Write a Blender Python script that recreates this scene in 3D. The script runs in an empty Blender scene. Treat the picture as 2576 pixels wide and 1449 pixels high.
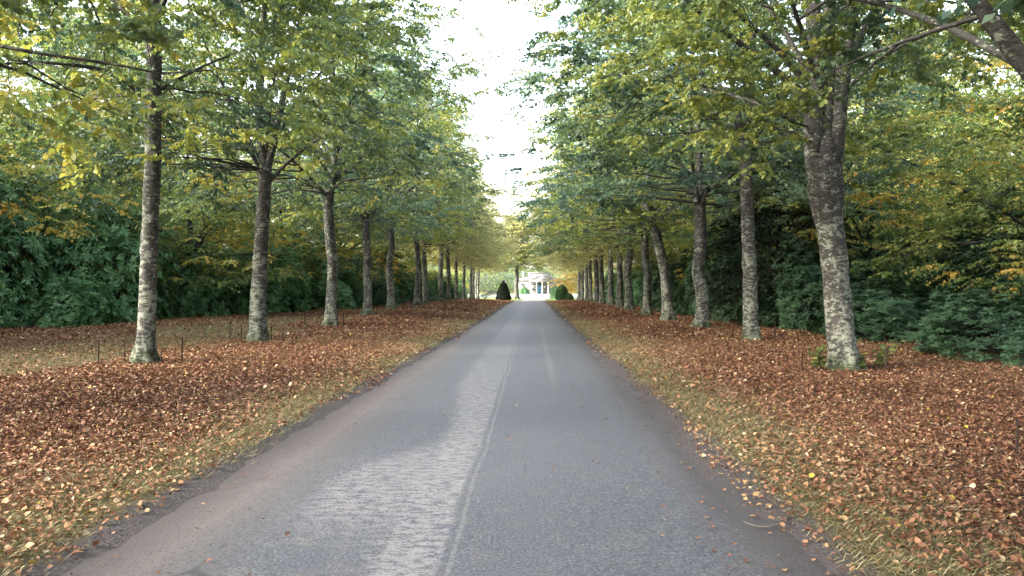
import bpy, math
import numpy as np
from math import radians as R

RNG = np.random.default_rng(11)
sc = bpy.context.scene
COL = sc.collection
EYE, FPX, VPX, HZ = 1.6, 1936.0, 1340.0, 731.5     # eye height; picture measures on a 2576 wide copy

# ------------------------------------------------------------------ terrain heights
def prof(y, pts):
    ys, zs = zip(*pts)
    return np.interp(y, ys, zs)
def road_z(y):
    return prof(y, [(-100, 0), (48, 0), (75, .15), (100, .08), (122, -.03), (150, .2), (185, .62), (200, .73), (260, .8), (900, 1)])
def left_z(y):
    return prof(y, [(-100, -.05), (16, 0), (24, .03), (31, .16), (39, .31), (47, .43), (60, .42), (80, .36), (110, .3), (130, .1), (150, 0)])
def right_z(y):
    return prof(y, [(-100, -.15), (10, -.22), (17, -.18), (24, 0), (46, .07), (54, .16), (68, .14), (110, .15), (130, .05), (150, 0)])
def sstep(t):
    t = np.clip(t, 0, 1)
    return t*t*(3-2*t)
def gz(x, y):
    x = np.asarray(x, float); y = np.asarray(y, float)
    z = road_z(y)
    z = z + left_z(y)*sstep((-2.8-x)/5.0) + right_z(y)*sstep((x-1.9)/4.5)
    fade = 1-sstep((y-118)/8)
    u = np.abs(x+.5)+.03*np.sin(1.7*y+x)+.03*np.sin(4.3*y-2*x)+.03*np.sin(9.1*y+1.3)+.02*np.sin(17*y+4*x)
    z = z + (.035*sstep((u-2.2)/.35) - .04*(1-sstep((u-2.0)/.25)))*fade
    return z
def ground(x, y):
    return float(gz(x, y))
def yfor(px, X):                                   # distance at which lateral X shows at column px
    a = math.atan((px-1288)/FPX) - math.atan((VPX-1288)/FPX)
    return X/math.tan(a)

# ------------------------------------------------------------------ objects
def mesh_np(name, V, F, tone=None, mat=None, smooth=False):
    V = np.asarray(V, np.float32); me = bpy.data.meshes.new(name)
    F = [np.asarray(f, np.int32) for f in (F if isinstance(F, list) else [F])]
    F = [f for f in F if len(f)]
    nl = sum(f.size for f in F); npoly = sum(len(f) for f in F)
    me.vertices.add(len(V)); me.vertices.foreach_set('co', V.ravel())
    me.loops.add(nl); me.loops.foreach_set('vertex_index', np.concatenate([f.ravel() for f in F]))
    tot = np.concatenate([np.full(len(f), f.shape[1], np.int32) for f in F])
    st = np.concatenate([[0], np.cumsum(tot)[:-1]]).astype(np.int32)
    me.polygons.add(npoly); me.polygons.foreach_set('loop_start', st); me.polygons.foreach_set('loop_total', tot)
    if smooth: me.polygons.foreach_set('use_smooth', np.ones(npoly, bool))
    me.update(calc_edges=True)
    if tone is not None:
        a = me.attributes.new('tone', 'FLOAT', 'POINT'); a.data.foreach_set('value', np.asarray(tone, np.float32))
    if mat: me.materials.append(mat)
    return me
def link(name, me, parent=None, loc=None):
    o = bpy.data.objects.new(name, me); COL.objects.link(o)
    if parent: o.parent = parent
    if loc is not None: o.location = loc
    return o
def tag(o, label, cat, group=None):
    o['label'] = label; o['category'] = cat
    if group: o['group'] = group
    return o
def kind(o, k):
    o['kind'] = k; return o
def empty(name, loc, rz=0, s=1.0):
    o = bpy.data.objects.new(name, None); COL.objects.link(o)
    o.empty_display_size = .2; o.location = loc; o.rotation_euler = (0, 0, rz)
    o.scale = s if isinstance(s, tuple) else (s, s, s)
    return o
def copy_tree(o, parent=None):
    c = o.copy(); COL.objects.link(c); c.parent = parent
    for ch in list(o.children): copy_tree(ch, c)
    return c

class MB:                                           # collects boxes, prisms, tubes into one mesh
    def __init__(s): s.v = []; s.q = []; s.t = []; s.n = 0
    def add(s, V, Q=(), T=()):
        V = np.asarray(V, float).reshape(-1, 3)
        if len(Q): s.q.append(np.asarray(Q)+s.n)
        if len(T): s.t.append(np.asarray(T)+s.n)
        s.v.append(V); s.n += len(V)
    def box(s, x0, x1, y0, y1, z0, z1):
        V = [(x, y, z) for z in (z0, z1) for (x, y) in ((x0, y0), (x1, y0), (x1, y1), (x0, y1))]
        s.add(V, [(3, 2, 1, 0), (4, 5, 6, 7), (0, 1, 5, 4), (1, 2, 6, 5), (2, 3, 7, 6), (3, 0, 4, 7)])
    def tubes(s, P, rad, S=6, cap=True, jit=None):
        P = np.asarray(P, float); rad = np.asarray(rad, float)
        if P.ndim == 2: P = P[None]; rad = rad[None]
        Nn, K, _ = P.shape
        t = np.gradient(P, axis=1); t /= np.linalg.norm(t, axis=2, keepdims=True)+1e-9
        ov = np.abs(P[:, -1]-P[:, 0]); ref = np.eye(3)[np.argmin(ov, axis=1)][:, None, :]
        a = np.cross(t, np.broadcast_to(ref, t.shape)); a /= np.linalg.norm(a, axis=2, keepdims=True)+1e-9
        b = np.cross(t, a)
        th = np.arange(S)*2*np.pi/S
        rr = rad[:, :, None]*np.ones(S)
        if jit is not None: rr = rr*jit
        V = P[:, :, None, :] + rr[..., None]*(np.cos(th)[None, None, :, None]*a[:, :, None, :]+np.sin(th)[None, None, :, None]*b[:, :, None, :])
        idx = np.arange(Nn*K*S).reshape(Nn, K, S); nx = np.roll(idx, -1, axis=2)
        Q = np.stack([idx[:, :-1], nx[:, :-1], nx[:, 1:], idx[:, 1:]], -1).reshape(-1, 4)
        T = []
        if cap:
            e = idx[:, -1]
            T = np.stack([np.repeat(e[:, :1], S-2, 1), e[:, 1:-1], e[:, 2:]], -1).reshape(-1, 3)
        s.add(V, Q, T)
    def mesh(s, name, mat=None, smooth=False):
        F = []
        if s.q: F.append(np.concatenate(s.q))
        if s.t: F.append(np.concatenate(s.t))
        return mesh_np(name, np.concatenate(s.v), F, None, mat, smooth)

# ------------------------------------------------------------------ material helpers
class NT:
    def __init__(s, name):
        s.mat = bpy.data.materials.new(name); s.mat.use_nodes = True
        s.t = s.mat.node_tree; s.t.nodes.clear()
        s.out = s.t.nodes.new('ShaderNodeOutputMaterial')
    def n(s, ty, **kw):
        nd = s.t.nodes.new(ty)
        for k, v in kw.items():
            if k.startswith('i_'): s.put(nd.inputs[k[2:].replace('_', ' ')], v)
            else: setattr(nd, k, v)
        return nd
    def put(s, sock, v):
        if isinstance(v, bpy.types.NodeSocket): s.t.links.new(v, sock)
        elif isinstance(v, (tuple, list)) and len(v) == 3 and sock.type == 'RGBA': sock.default_value = (*v, 1)
        else: sock.default_value = v
    def m(s, op, a, b=0.0, c=0.0, clamp=False):
        nd = s.t.nodes.new('ShaderNodeMath'); nd.operation = op; nd.use_clamp = clamp
        for i, v in enumerate((a, b, c)): s.put(nd.inputs[i], v)
        return nd.outputs[0]
    def ramp01(s, v, lo, hi):                       # smooth 0..1 between lo and hi (hi may be below lo)
        nd = s.t.nodes.new('ShaderNodeMapRange'); nd.interpolation_type = 'SMOOTHSTEP'
        if hi < lo:
            s.put(nd.inputs[0], v); nd.inputs[1].default_value = hi; nd.inputs[2].default_value = lo
            nd.inputs[3].default_value = 1; nd.inputs[4].default_value = 0
        else:
            s.put(nd.inputs[0], v); nd.inputs[1].default_value = lo; nd.inputs[2].default_value = hi
        return nd.outputs[0]
    def mix(s, f, a, b):
        nd = s.t.nodes.new('ShaderNodeMix'); nd.data_type = 'RGBA'
        s.put(nd.inputs[0], f); s.put(nd.inputs[6], a); s.put(nd.inputs[7], b)
        return nd.outputs[2]
    def noise(s, vec, scale, detail=4, rough=.55, dist=0):
        nd = s.n('ShaderNodeTexNoise'); nd.inputs['Scale'].default_value = scale
        nd.inputs['Detail'].default_value = detail; nd.inputs['Roughness'].default_value = rough
        nd.inputs['Distortion'].default_value = dist
        s.put(nd.inputs['Vector'], vec); return nd.outputs['Fac']
    def voro(s, vec, scale, feature='F1'):
        nd = s.n('ShaderNodeTexVoronoi', feature=feature); nd.inputs['Scale'].default_value = scale
        s.put(nd.inputs['Vector'], vec); return nd
    def scaled(s, vec, sx, sy, sz):
        nd = s.n('ShaderNodeVectorMath', operation='MULTIPLY'); s.put(nd.inputs[0], vec); nd.inputs[1].default_value = (sx, sy, sz)
        return nd.outputs[0]
    def ramp(s, f, stops):
        nd = s.n('ShaderNodeValToRGB'); cr = nd.color_ramp
        while len(cr.elements) < len(stops): cr.elements.new(.5)
        for e, (p, c) in zip(cr.elements, stops): e.position = p; e.color = (*c, 1)
        s.put(nd.inputs[0], f); return nd.outputs[0]
    def bump(s, h, strength, dist=.02):
        nd = s.n('ShaderNodeBump'); nd.inputs['Strength'].default_value = strength; nd.inputs['Distance'].default_value = dist
        s.put(nd.inputs['Height'], h); return nd.outputs[0]
    def bsdf(s, col, rough=.7, spec=.3, normal=None, metal=0):
        nd = s.n('ShaderNodeBsdfPrincipled'); s.put(nd.inputs['Base Color'], col); s.put(nd.inputs['Roughness'], rough)
        s.put(nd.inputs['Specular IOR Level'], spec); s.put(nd.inputs['Metallic'], metal)
        if normal is not None: s.put(nd.inputs['Normal'], normal)
        return nd.outputs[0]
    def done(s, sh):
        s.t.links.new(sh, s.out.inputs[0]); return s.mat

def leaf_mat(name, stops, transl=.35, rough=.5, spec=.3, boost=1.25):
    m = NT(name)
    at = m.n('ShaderNodeAttribute', attribute_name='tone').outputs['Fac']
    oi = m.n('ShaderNodeObjectInfo').outputs['Random']
    f = m.m('ADD', at, m.m('MULTIPLY', m.m('SUBTRACT', oi, .5), .10))
    c = m.ramp(f, stops)
    p = m.bsdf(c, rough, spec)
    tr = m.n('ShaderNodeBsdfTranslucent')
    hs = m.n('ShaderNodeHueSaturation'); hs.inputs['Value'].default_value = boost; hs.inputs['Saturation'].default_value = 1.1
    m.put(hs.inputs['Color'], c); m.put(tr.inputs['Color'], hs.outputs[0])
    mx = m.n('ShaderNodeMixShader'); mx.inputs[0].default_value = transl
    m.t.links.new(p, mx.inputs[1]); m.t.links.new(tr.outputs[0], mx.inputs[2])
    return m.done(mx.outputs[0])

LIME = [(0, (.050, .095, .070)), (.22, (.095, .155, .085)), (.45, (.19, .25, .075)), (.66, (.33, .35, .085)), (.85, (.52, .45, .12)), (1, (.5, .31, .13))]  # bluish low end: sky reflected on glossy leaves is put into the colour
HAZED = [(0, (0.104, 0.1365, 0.065)), (.3, (0.221, 0.247, 0.104)), (.6, (0.377, 0.364, 0.156)), (.85, (0.559, 0.468, 0.221)), (1, (0.585, 0.377, 0.182))]
BEECH = [(0, (0.05625, 0.1, 0.04375)), (.25, (0.1125, 0.175, 0.05625)), (.5, (0.25, 0.275, 0.075)), (.7, (0.475, 0.375, 0.09375)), (.85, (0.6875, 0.3875, 0.1)), (1, (0.6, 0.25, 0.075))]
RHOD = [(0, (.036, .085, .042)), (.35, (.075, .175, .080)), (.7, (.145, .285, .125)), (1, (.26, .38, .15))]
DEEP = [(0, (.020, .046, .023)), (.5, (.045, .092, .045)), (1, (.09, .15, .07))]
CONI = [(0, (.010, .016, .012)), (.5, (.020, .034, .020)), (1, (.045, .06, .028))]
GOLD = [(0, (0.16, 0.13, 0.03)), (.3, (0.3, 0.22, 0.05)), (.6, (0.48, 0.32, 0.07)), (1, (0.46, 0.2, 0.05))]
LITTER = [(0, (0.05, 0.0275, 0.01875)), (.2, (0.1, 0.0475, 0.03)), (.45, (0.1812, 0.0825, 0.0475)), (.65, (0.2562, 0.135, 0.0725)), (.80, (0.3375, 0.2313, 0.125)), (.93, (0.475, 0.3875, 0.2625)), (.965, (0.35, 0.2625, 0.04375)), (1, (0.4, 0.3125, 0.05625))]
M_LIME = leaf_mat('lime_leaf', LIME, .42, .42, .5)
M_HAZED = leaf_mat('hazed_lime_leaf', HAZED, .45, .45, .4)  # far limes only: glare and haze of the open end painted as paler leaves
SHEEN = [(0, (.050, .105, .085)), (.25, (.10, .175, .125)), (.5, (.175, .26, .15)), (.7, (.28, .34, .14)), (.88, (.46, .42, .14)), (1, (.48, .33, .13))]
M_SHEEN = leaf_mat('sky_sheen_lime_leaf', SHEEN, .40, .42, .55)  # sky reflected by glossy crowns, painted in as blue-green leaf colour
M_BEECH = leaf_mat('beech_leaf', BEECH, .45, .42, .4)
M_GOLD = leaf_mat('golden_leaf', GOLD)
M_RHOD = leaf_mat('rhododendron_leaf', RHOD, .18, .48, .3)
M_DEEP = leaf_mat('shaded_rhododendron_leaf', DEEP, .15, .55, .22)  # darker greens of the right hedge; under the wood they paint in shade
M_CONI = leaf_mat('conifer_needle', CONI, .08, .6, .2)
M_LITTER = leaf_mat('fallen_leaf', LITTER, .10, .65, .25, 1.1)
M_GRASS = leaf_mat('grass_blade', [(0, (.105, .112, .050)), (.5, (.215, .195, .10)), (1, (.37, .325, .21))], .25, .6, .2)
M_YEW = leaf_mat('yew_leaf', [(0, (.006, .014, .006)), (.5, (.014, .030, .012)), (1, (.03, .055, .02))], .1, .9, .08)
M_LAWNG = leaf_mat('topiary_leaf', [(0, (.003, .005, .004)), (.5, (.006, .010, .006)), (1, (.014, .022, .010))], .1, .9, .08)

def bark_mat(name, lich=1.0, dark=1.0):
    m = NT(name)
    tc = m.n('ShaderNodeTexCoord').outputs['Object']
    oi = m.n('ShaderNodeObjectInfo').outputs['Random']
    off = m.n('ShaderNodeCombineXYZ'); m.put(off.inputs[0], m.m('MULTIPLY', oi, 37.0)); m.put(off.inputs[1], m.m('MULTIPLY', oi, 11.0))
    va = m.n('ShaderNodeVectorMath', operation='ADD'); m.put(va.inputs[0], tc); m.put(va.inputs[1], off.outputs[0]); v = va.outputs[0]
    z = m.n('ShaderNodeSeparateXYZ'); m.put(z.inputs[0], tc); z = z.outputs[2]
    big = m.noise(m.scaled(v, 1, 1, .9), 2.6, 3)
    mid = m.noise(m.scaled(v, 1, 1, 1.9), 7.5, 5, .62, .5)
    med = m.noise(m.scaled(v, 1, 1, 1.4), 3.4, 4, .6, .3)
    fine = m.noise(m.scaled(v, 1, 1, 2.5), 40, 4, .7)
    base = m.mix(fine, (.024*dark, .024*dark, .0235*dark), (.098*dark, .096*dark, .090*dark))
    high = m.ramp01(z, 7.5, 1.0)                     # lichen thins out above about 4 m
    thr = m.m('ADD', m.m('ADD', m.m('MULTIPLY', mid, .45), m.m('MULTIPLY', med, .35)), m.m('MULTIPLY', big, .35))
    thr = m.m('ADD', thr, m.m('MULTIPLY', m.m('SUBTRACT', high, 1), .13))
    lm = m.m('MULTIPLY', m.ramp01(thr, .53, .61), lich)
    lcol = m.mix(m.noise(v, 16, 3), (.120, .134, .102), (.29, .303, .255))
    c = m.mix(lm, base, lcol)
    sp = m.voro(m.scaled(v, 1, 1, 1.8), 10).outputs['Distance']
    spm = m.m('MULTIPLY', m.ramp01(sp, .30, .2), m.ramp01(m.noise(v, 6, 2), .46, .52))
    c = m.mix(m.m('MULTIPLY', spm, .85*min(1, lich*1.6)), c, (.34, .35, .31))
    dk = m.ramp01(m.noise(m.scaled(v, 1, 1, 2.4), 6.5, 5, .68), .535, .565)
    c = m.mix(m.m('MULTIPLY', dk, .85), c, (.028, .026, .024))
    moss = m.m('MULTIPLY', m.ramp01(m.m('ADD', z, m.m('MULTIPLY', m.m('ADD', mid, big), .9)), 1.45, .7), m.ramp01(fine, .35, .55))
    c = m.mix(moss, c, (.045, .066, .022))
    h = m.m('ADD', m.m('MULTIPLY', mid, .7), m.m('MULTIPLY', fine, .5))
    return m.done(m.bsdf(c, .85, .15, m.bump(h, .7, .03)))
M_BARK = bark_mat('lichen_bark')
M_BARKD = bark_mat('dark_bark', .30, .6)
def simple(name, col, rough=.6, var=.25, scale=8, spec=.3, metal=0, bump=.0):
    m = NT(name); tc = m.n('ShaderNodeTexCoord').outputs['Object']
    f = m.noise(tc, scale, 5, .6)
    c = m.mix(f, tuple(k*(1-var) for k in col), tuple(min(1, k*(1+var)) for k in col))
    return m.done(m.bsdf(c, rough, spec, m.bump(f, bump, .01) if bump else None, metal))

# ------------------------------------------------------------------ leaves
def nrm(a): return a/(np.linalg.norm(a, axis=-1, keepdims=True)+1e-9)
HEART = np.array([(0, 0, 0), (.22, .40, .07), (.62, .36, .10), (1, 0, -.04), (.62, -.36, .10), (.22, -.40, .07)])
HEART_F = np.array([(0, 3, 2, 1), (0, 5, 4, 3)])
DIAM = np.array([(0, 0, 0), (.45, .40, .08), (1, 0, -.03), (.45, -.40, .08)])
LANCE = np.array([(0, 0, 0), (.55, .17, .04), (1, 0, -.1), (.55, -.17, .04)])
NEED = np.array([(0, 0, 0), (.5, .11, .02), (1, 0, -.05), (.5, -.11, .02)])
DIAM_F = np.array([(0, 1, 2, 3)])
def leaves(pos, d, nm, size, shape=HEART, F=HEART_F):
    d = nrm(d); nm = nrm(nm-(nm*d).sum(-1, keepdims=True)*d); s = np.cross(nm, d)
    size = np.asarray(size)[:, None, None]
    V = pos[:, None, :] + size*(shape[None, :, 0:1]*d[:, None]+shape[None, :, 1:2]*s[:, None]+shape[None, :, 2:3]*nm[:, None])
    k = len(shape)
    Q = (np.arange(len(pos))[:, None, None]*k+F[None]).reshape(-1, 4)
    return V.reshape(-1, 3), Q, k

def sprays(T, D, tone, rng, K, L, size, twl, droop=.2, flat=.8):
    N = len(T); up = np.array([0, 0, 1.])
    D = D.copy(); S = nrm(np.cross(np.broadcast_to(up, D.shape), D)+1e-6)
    ang = np.linspace(-1.15, 1.15, K)[None]+rng.normal(0, .18, (N, K))
    td = np.cos(ang)[..., None]*D[:, None]+np.sin(ang)[..., None]*S[:, None]+rng.normal(0, .13, (N, K, 3))
    td[..., 2] -= droop; td = nrm(td)
    og = T[:, None]-D[:, None]*rng.uniform(0, .45, (N, K, 1))
    ln = twl*rng.uniform(.55, 1.15, (N, K))*(1-.25*np.abs(ang)/1.15)
    s = (np.arange(L)[None, None]+rng.uniform(0, 1, (N, K, L)))/L*.9+.12
    pos = og[:, :, None]+td[:, :, None]*(ln[..., None]*s)[..., None]
    pos[..., 2] -= .12*(s**2)*ln[..., None]
    sg = np.where(np.arange(L) % 2 == 0, 1., -1.)[None, None, :, None]
    pp = nrm(np.cross(np.broadcast_to(up, td.shape), td)+1e-6)[:, :, None]
    ld = td[:, :, None]*.5+sg*pp*.8+rng.normal(0, .32, pos.shape); ld[..., 2] -= .55
    nm = np.broadcast_to(up, pos.shape)+rng.normal(0, flat, pos.shape)
    sz = size*rng.uniform(.6, 1.2, pos.shape[:3])
    tn = tone[:, None, None]+rng.normal(0, .085, (N, K, 1))+rng.normal(0, .075, pos.shape[:3])
    return pos.reshape(-1, 3), ld.reshape(-1, 3), nm.reshape(-1, 3), sz.ravel(), tn.ravel(), og.reshape(-1, 3), (og+td*ln[..., None]).reshape(-1, 3)

def trunk_path(pts, step=.14):
    pts = np.asarray(pts, float); seg = np.linalg.norm(np.diff(pts, axis=0), axis=1); s = np.concatenate([[0], np.cumsum(seg)])
    t = np.linspace(0, s[-1], max(6, int(s[-1]/step)))
    P = np.stack([np.interp(t, s, pts[:, k]) for k in range(3)], 1)
    for _ in range(6): P[1:-1] = .5*P[1:-1]+.25*(P[:-2]+P[2:])
    return P
def trunk_mesh(name, P, r, rng, mat, flare=.55, S=22, knots=6):
    z = P[:, 2]-P[0, 2]
    rad = r*(1+flare*(.9*np.exp(-np.maximum(z, 0)/.16)+.5*np.exp(-np.maximum(z, 0)/.5)))
    th = np.arange(S)*2*np.pi/S; j = np.ones((1, len(P), S))
    ph = rng.uniform(0, 6.28, 8)
    for k, (a, f) in enumerate(((2, .5), (3, 1.1), (5, 2.3), (4, 3.7))):
        j += .028*np.sin(a*th[None, None]+ph[k]+f*z[None, :, None]*1.3+1.5*np.sin(z[None, :, None]*f*.7))
    j += (.26*np.exp(-np.maximum(z, 0)/.26))[None, :, None]*np.sin(5*th+ph[6])[None, None]
    for _ in range(knots):
        kz, kt = rng.uniform(.8, z[-1]*.95), rng.uniform(0, 6.28)
        dt = np.angle(np.exp(1j*(th-kt)))
        j += .16*np.exp(-((z-kz)/.09)**2)[None, :, None]*np.exp(-(dt/.35)**2)[None, None]
    j += rng.normal(0, .008, j.shape)
    mb = MB(); P2 = P.copy(); P2[0, 2] -= .25
    mb.tubes(P2, rad, S, True, j)
    return mb.mesh(name, mat, True)

def make_tree(seed, H=16.5, fork=5.6, R0=.24, Rc=5.6, zb=4.6, dip=2.0, nl=8, Nsp=560, K=6, L=12, lsize=.085, twl=.75,
              shape=HEART, F=HEART_F, leafm=None, barkm=None, tone=.38, tsd=.11, stems=None, trunk_pts=None, lead=True,
              trunk_r=None, twigs=True, bias=(0, 0), elev=(28, 68), clumps=70, oval=.85, flare=.55, center_pull=1.6, flatc=.33, shift=(0, 0), extra=None, hollow=2.0):
    rng = np.random.default_rng(seed)
    if trunk_pts is None:
        b = rng.normal(0, .075, (6, 2)); b[0] = 0
        zz = np.linspace(0, fork+.5, 6); trunk_pts = [(b[i, 0]*min(1, i/2), b[i, 1]*min(1, i/2), zz[i]) for i in range(6)]
    P = trunk_path(trunk_pts); z = P[:, 2]
    tr = R0*(1-.22*z/z[-1]) if trunk_r is None else np.interp(z, *zip(*trunk_r))
    tm = trunk_mesh('trunk', P, tr, rng, barkm, flare)
    top = P[-1]
    limbs = []
    if stems is None:
        stems = []
        if lead:
            n = 9; q = np.array([top+np.array([0, 0, -.35])+np.array([0, 0, (H*.86-top[2])*i/(n-1)])+np.array([*(rng.normal(0, .16, 2)*(i > 0)), 0]) for i in range(n)])
            stems.append((q, tr[-1]*.86, .025))
        az0 = rng.uniform(0, 6.28)
        for i in range(nl):
            az = az0+i*2*math.pi/nl*1.0+rng.normal(0, .25); el = R(rng.uniform(*elev))
            k = rng.integers(max(1, int(len(P)*.80)), len(P)); st = P[k]-np.array([0, 0, .1])
            n = 9; ln = rng.uniform(.8, 1.05)*(Rc*.95)/max(.42, math.cos(el)); ln = min(ln, 8.5)
            p = [st]; e = el; a = az
            for s in range(n-1):
                p.append(p[-1]+ln/(n-1)*np.array([math.cos(a)*math.cos(e), math.sin(a)*math.cos(e), math.sin(e)]))
                e -= R(rng.uniform(-1, 6)); a += rng.normal(0, .09)
            stems.append((np.array(p), rng.uniform(.22, .40)*tr[-1]+.012, .012))
    mb = MB(); LP = []; LR = []
    for q, r0, r1 in stems:
        q = trunk_path(q, .3); rr = np.linspace(r0, r1, len(q))
        if r0 > .15: rr[:4] *= [.35, .62, .82, .95]
        mb.tubes(q, rr, 9 if r0 > .05 else 6); LP.append(q[1:]); LR.append(rr[1:])
    LP = np.concatenate(LP); LR = np.concatenate(LR)
    # foliage plates inside the crown's envelope
    cl = []
    lob = rng.normal(0, .10, 5); lp = rng.uniform(0, 6.28, 5)
    while len(cl) < clumps:
        zc = zb+(H-zb)*rng.uniform(0, 1)**1.9; h = (zc-zb)/(H-zb)
        Rz = Rc*np.interp(h, [0, .15, .4, .7, .9, 1], [.80, .98, 1, .78, .5, .2])
        az = rng.uniform(0, 6.28); Rz *= 1+sum(lob[k]*math.sin((k+1)*az+lp[k]) for k in range(5))
        rho = rng.uniform(0, 1)**(1/center_pull); x = math.cos(az)*Rz*rho; y = math.sin(az)*Rz*rho*oval
        if zc < zb+dip*(1-rho**1.4) or (rho < .42 and zc < fork+hollow): continue
        cl.append((x+bias[0]*rho+shift[0], y+bias[1]*rho+shift[1], zc))
    cl = np.array(cl); ctone = np.clip(rng.normal(tone, tsd, len(cl)), .08, .60 if zb > 2.5 else .70)
    if extra is not None:
        cl = np.concatenate([cl, np.array([e[:3] for e in extra])]); ctone = np.concatenate([ctone, [e[3] for e in extra]])
    def bough(A, T, r0, r1, k=7, arch=.10, wig=.03):
        dist = np.linalg.norm(T-A, axis=1); q = np.linspace(0, 1, k)[None, :, None]
        mid = (A+T)/2+np.stack([rng.normal(0, .10, len(T))*dist, rng.normal(0, .10, len(T))*dist, arch*dist], 1)
        B = (1-q)**2*A[:, None]+2*q*(1-q)*mid[:, None]+q**2*T[:, None]
        B[:, 1:-1] += rng.normal(0, wig, (len(T), k-2, 3))*np.minimum(dist, 2)[:, None, None]
        rb = r0[:, None]*(1-q[0, :, 0][None])+r1
        return B, rb
    d = np.linalg.norm(cl[:, None]-LP[None], axis=2)+1.2*np.maximum(0, LP[None, :, 2]-cl[:, None, 2])
    k = d.argmin(1); A = LP[k]; dist = np.linalg.norm(cl-A, axis=1)
    B, rb = bough(A, cl, np.minimum(.6*LR[k], .005+.0075*dist), .0035)
    mb.tubes(B, rb, 5, False)
    AP = np.concatenate([B[:, 2:].reshape(-1, 3), LP]); AR = np.concatenate([rb[:, 2:].ravel(), LR])
    ci = np.arange(Nsp) % len(cl)
    T = cl[ci]+rng.normal(0, 1, (Nsp, 3))*np.array([.85, .85, flatc])
    d = np.concatenate([np.linalg.norm(T[i:i+200, None]-AP[None], axis=2)+.9*np.maximum(0, AP[None, :, 2]-T[i:i+200, None, 2]) for i in range(0, Nsp, 200)])
    k = d.argmin(1); A = AP[k]; Ar = AR[k]
    D = T-A; dist = np.linalg.norm(D, axis=1); out_ = T-np.array([0, 0, 1])*T[:, 2:]; D = nrm(D)+.5*nrm(out_+1e-6); D[:, 2] *= .35; D = nrm(D+rng.normal(0, .15, D.shape)); D[:, 2] = np.clip(D[:, 2], -.4, .25); D = nrm(D)
    B, rb = bough(A, T, np.minimum(.5*Ar, .002+.004*dist), .0022, 5, .06)
    mb.tubes(B, rb, 3, False)
    pos, ld, nm, sz, tn, o0, o1 = sprays(T, D, ctone[ci], rng, K, L, lsize, twl)
    if twigs:
        mb.tubes(np.stack([o0, (o0+o1)/2+[0, 0, .02], o1-[0, 0, .1]], 1), np.broadcast_to([.003, .0024, .0015], (len(o0), 3)), 3, False)
    bm = mb.mesh('branches', barkm, True)
    V, Q, kk = leaves(pos, ld, nm, sz, shape, F)
    cm = mesh_np('crown', V, Q, np.repeat(np.clip(tn, .01, .99), kk), leafm)
    return tm, bm, cm
def plant_tree(meshes, name, loc, rz, s, label, cat='tree', group=None):
    e = empty(name, loc, rz, s)
    for nm_, me in zip(('trunk', 'branches', 'crown'), meshes): link(nm_, me, e)
    return tag(e, label, cat, group)

# ================================================================== setting: ground, road, lawn, drive
def grid(name, xs, ys, zf, mat):
    X, Y = np.meshgrid(xs, ys); Z = zf(X, Y)
    n, m_ = X.shape; i = np.arange(n*m_).reshape(n, m_)
    Q = np.stack([i[:-1, :-1], i[:-1, 1:], i[1:, 1:], i[1:, :-1]], -1).reshape(-1, 4)
    return kind(link(name, mesh_np(name, np.stack([X, Y, Z], -1).reshape(-1, 3), Q, None, mat, True)), 'structure')
def bumps(X, Y):
    return .012*np.sin(X*3.1+1.3*np.sin(Y*1.7))*np.sin(Y*2.3+X)+.010*np.sin(X*7.3+Y*5.1)*np.sin(Y*8.9-X*3)
m = NT('leaf_mould')
geo = m.n('ShaderNodeNewGeometry').outputs['Position']; sx = m.n('ShaderNodeSeparateXYZ'); m.put(sx.inputs[0], geo)
X_, Y_ = sx.outputs[0], sx.outputs[1]
n1 = m.noise(geo, 1.1, 4); n2 = m.noise(geo, 9, 5, .65); n3 = m.noise(geo, 38, 3, .7)
soil = m.ramp(n3, [(.25, (0.0279, 0.01364, 0.0093)), (.45, (0.0744, 0.0341, 0.02108)), (.6, (0.124, 0.062, 0.0372)), (.8, (0.2046, 0.1364, 0.0806))])
grs = m.ramp(n3, [(.25, (0.031, 0.031, 0.0124)), (.5, (0.0806, 0.0744, 0.031)), (.8, (0.1674, 0.1426, 0.0744))])
u = m.m('ABSOLUTE', m.m('ADD', X_, .5))
edge = m.ramp01(m.m('ADD', u, m.m('MULTIPLY', m.m('SUBTRACT', n1, .5), 1.6)), 3.9, 3.0)
lane = m.m('MULTIPLY', m.ramp01(m.m('ADD', m.m('ABSOLUTE', m.m('ADD', X_, 11.6)), m.m('MULTIPLY', n1, 2.5)), 4.0, 2.4), m.ramp01(Y_, 42, 32))
lane2 = m.ramp01(m.m('ADD', m.m('ABSOLUTE', m.m('SUBTRACT', X_, 12)), m.m('MULTIPLY', n1, 3)), 4.0, 2.6)
lane = m.m('MAXIMUM', lane, m.m('MULTIPLY', lane2, m.ramp01(Y_, 24, 19)))
c = m.mix(m.m('MAXIMUM', m.m('MULTIPLY', edge, .8), m.m('MULTIPLY', lane, .85)), soil, grs)
mudm = m.ramp01(m.m('ADD', u, m.m('MULTIPLY', m.m('SUBTRACT', n2, .5), .35)), 2.55, 2.3)
c = m.mix(mudm, c, m.mix(n3, (.045, .038, .038), (.092, .083, .086)))
M_GROUND = m.done(m.bsdf(c, .9, .15, m.bump(m.m('ADD', n2, n3), .6, .03)))
xs = np.unique(np.concatenate([np.linspace(-600, -60, 12), np.linspace(-60, -20, 30), np.arange(-20, 16, .16), np.linspace(16, 60, 34), np.linspace(60, 600, 12)]))
ys = np.unique(np.concatenate([np.linspace(-200, -6, 20), np.arange(-6, 30, .2), np.arange(30, 124, .7), np.linspace(124, 260, 60), np.linspace(260, 1200, 20)]))
far_dip = lambda X, Y: -.03*sstep((Y-123)/2)
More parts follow.
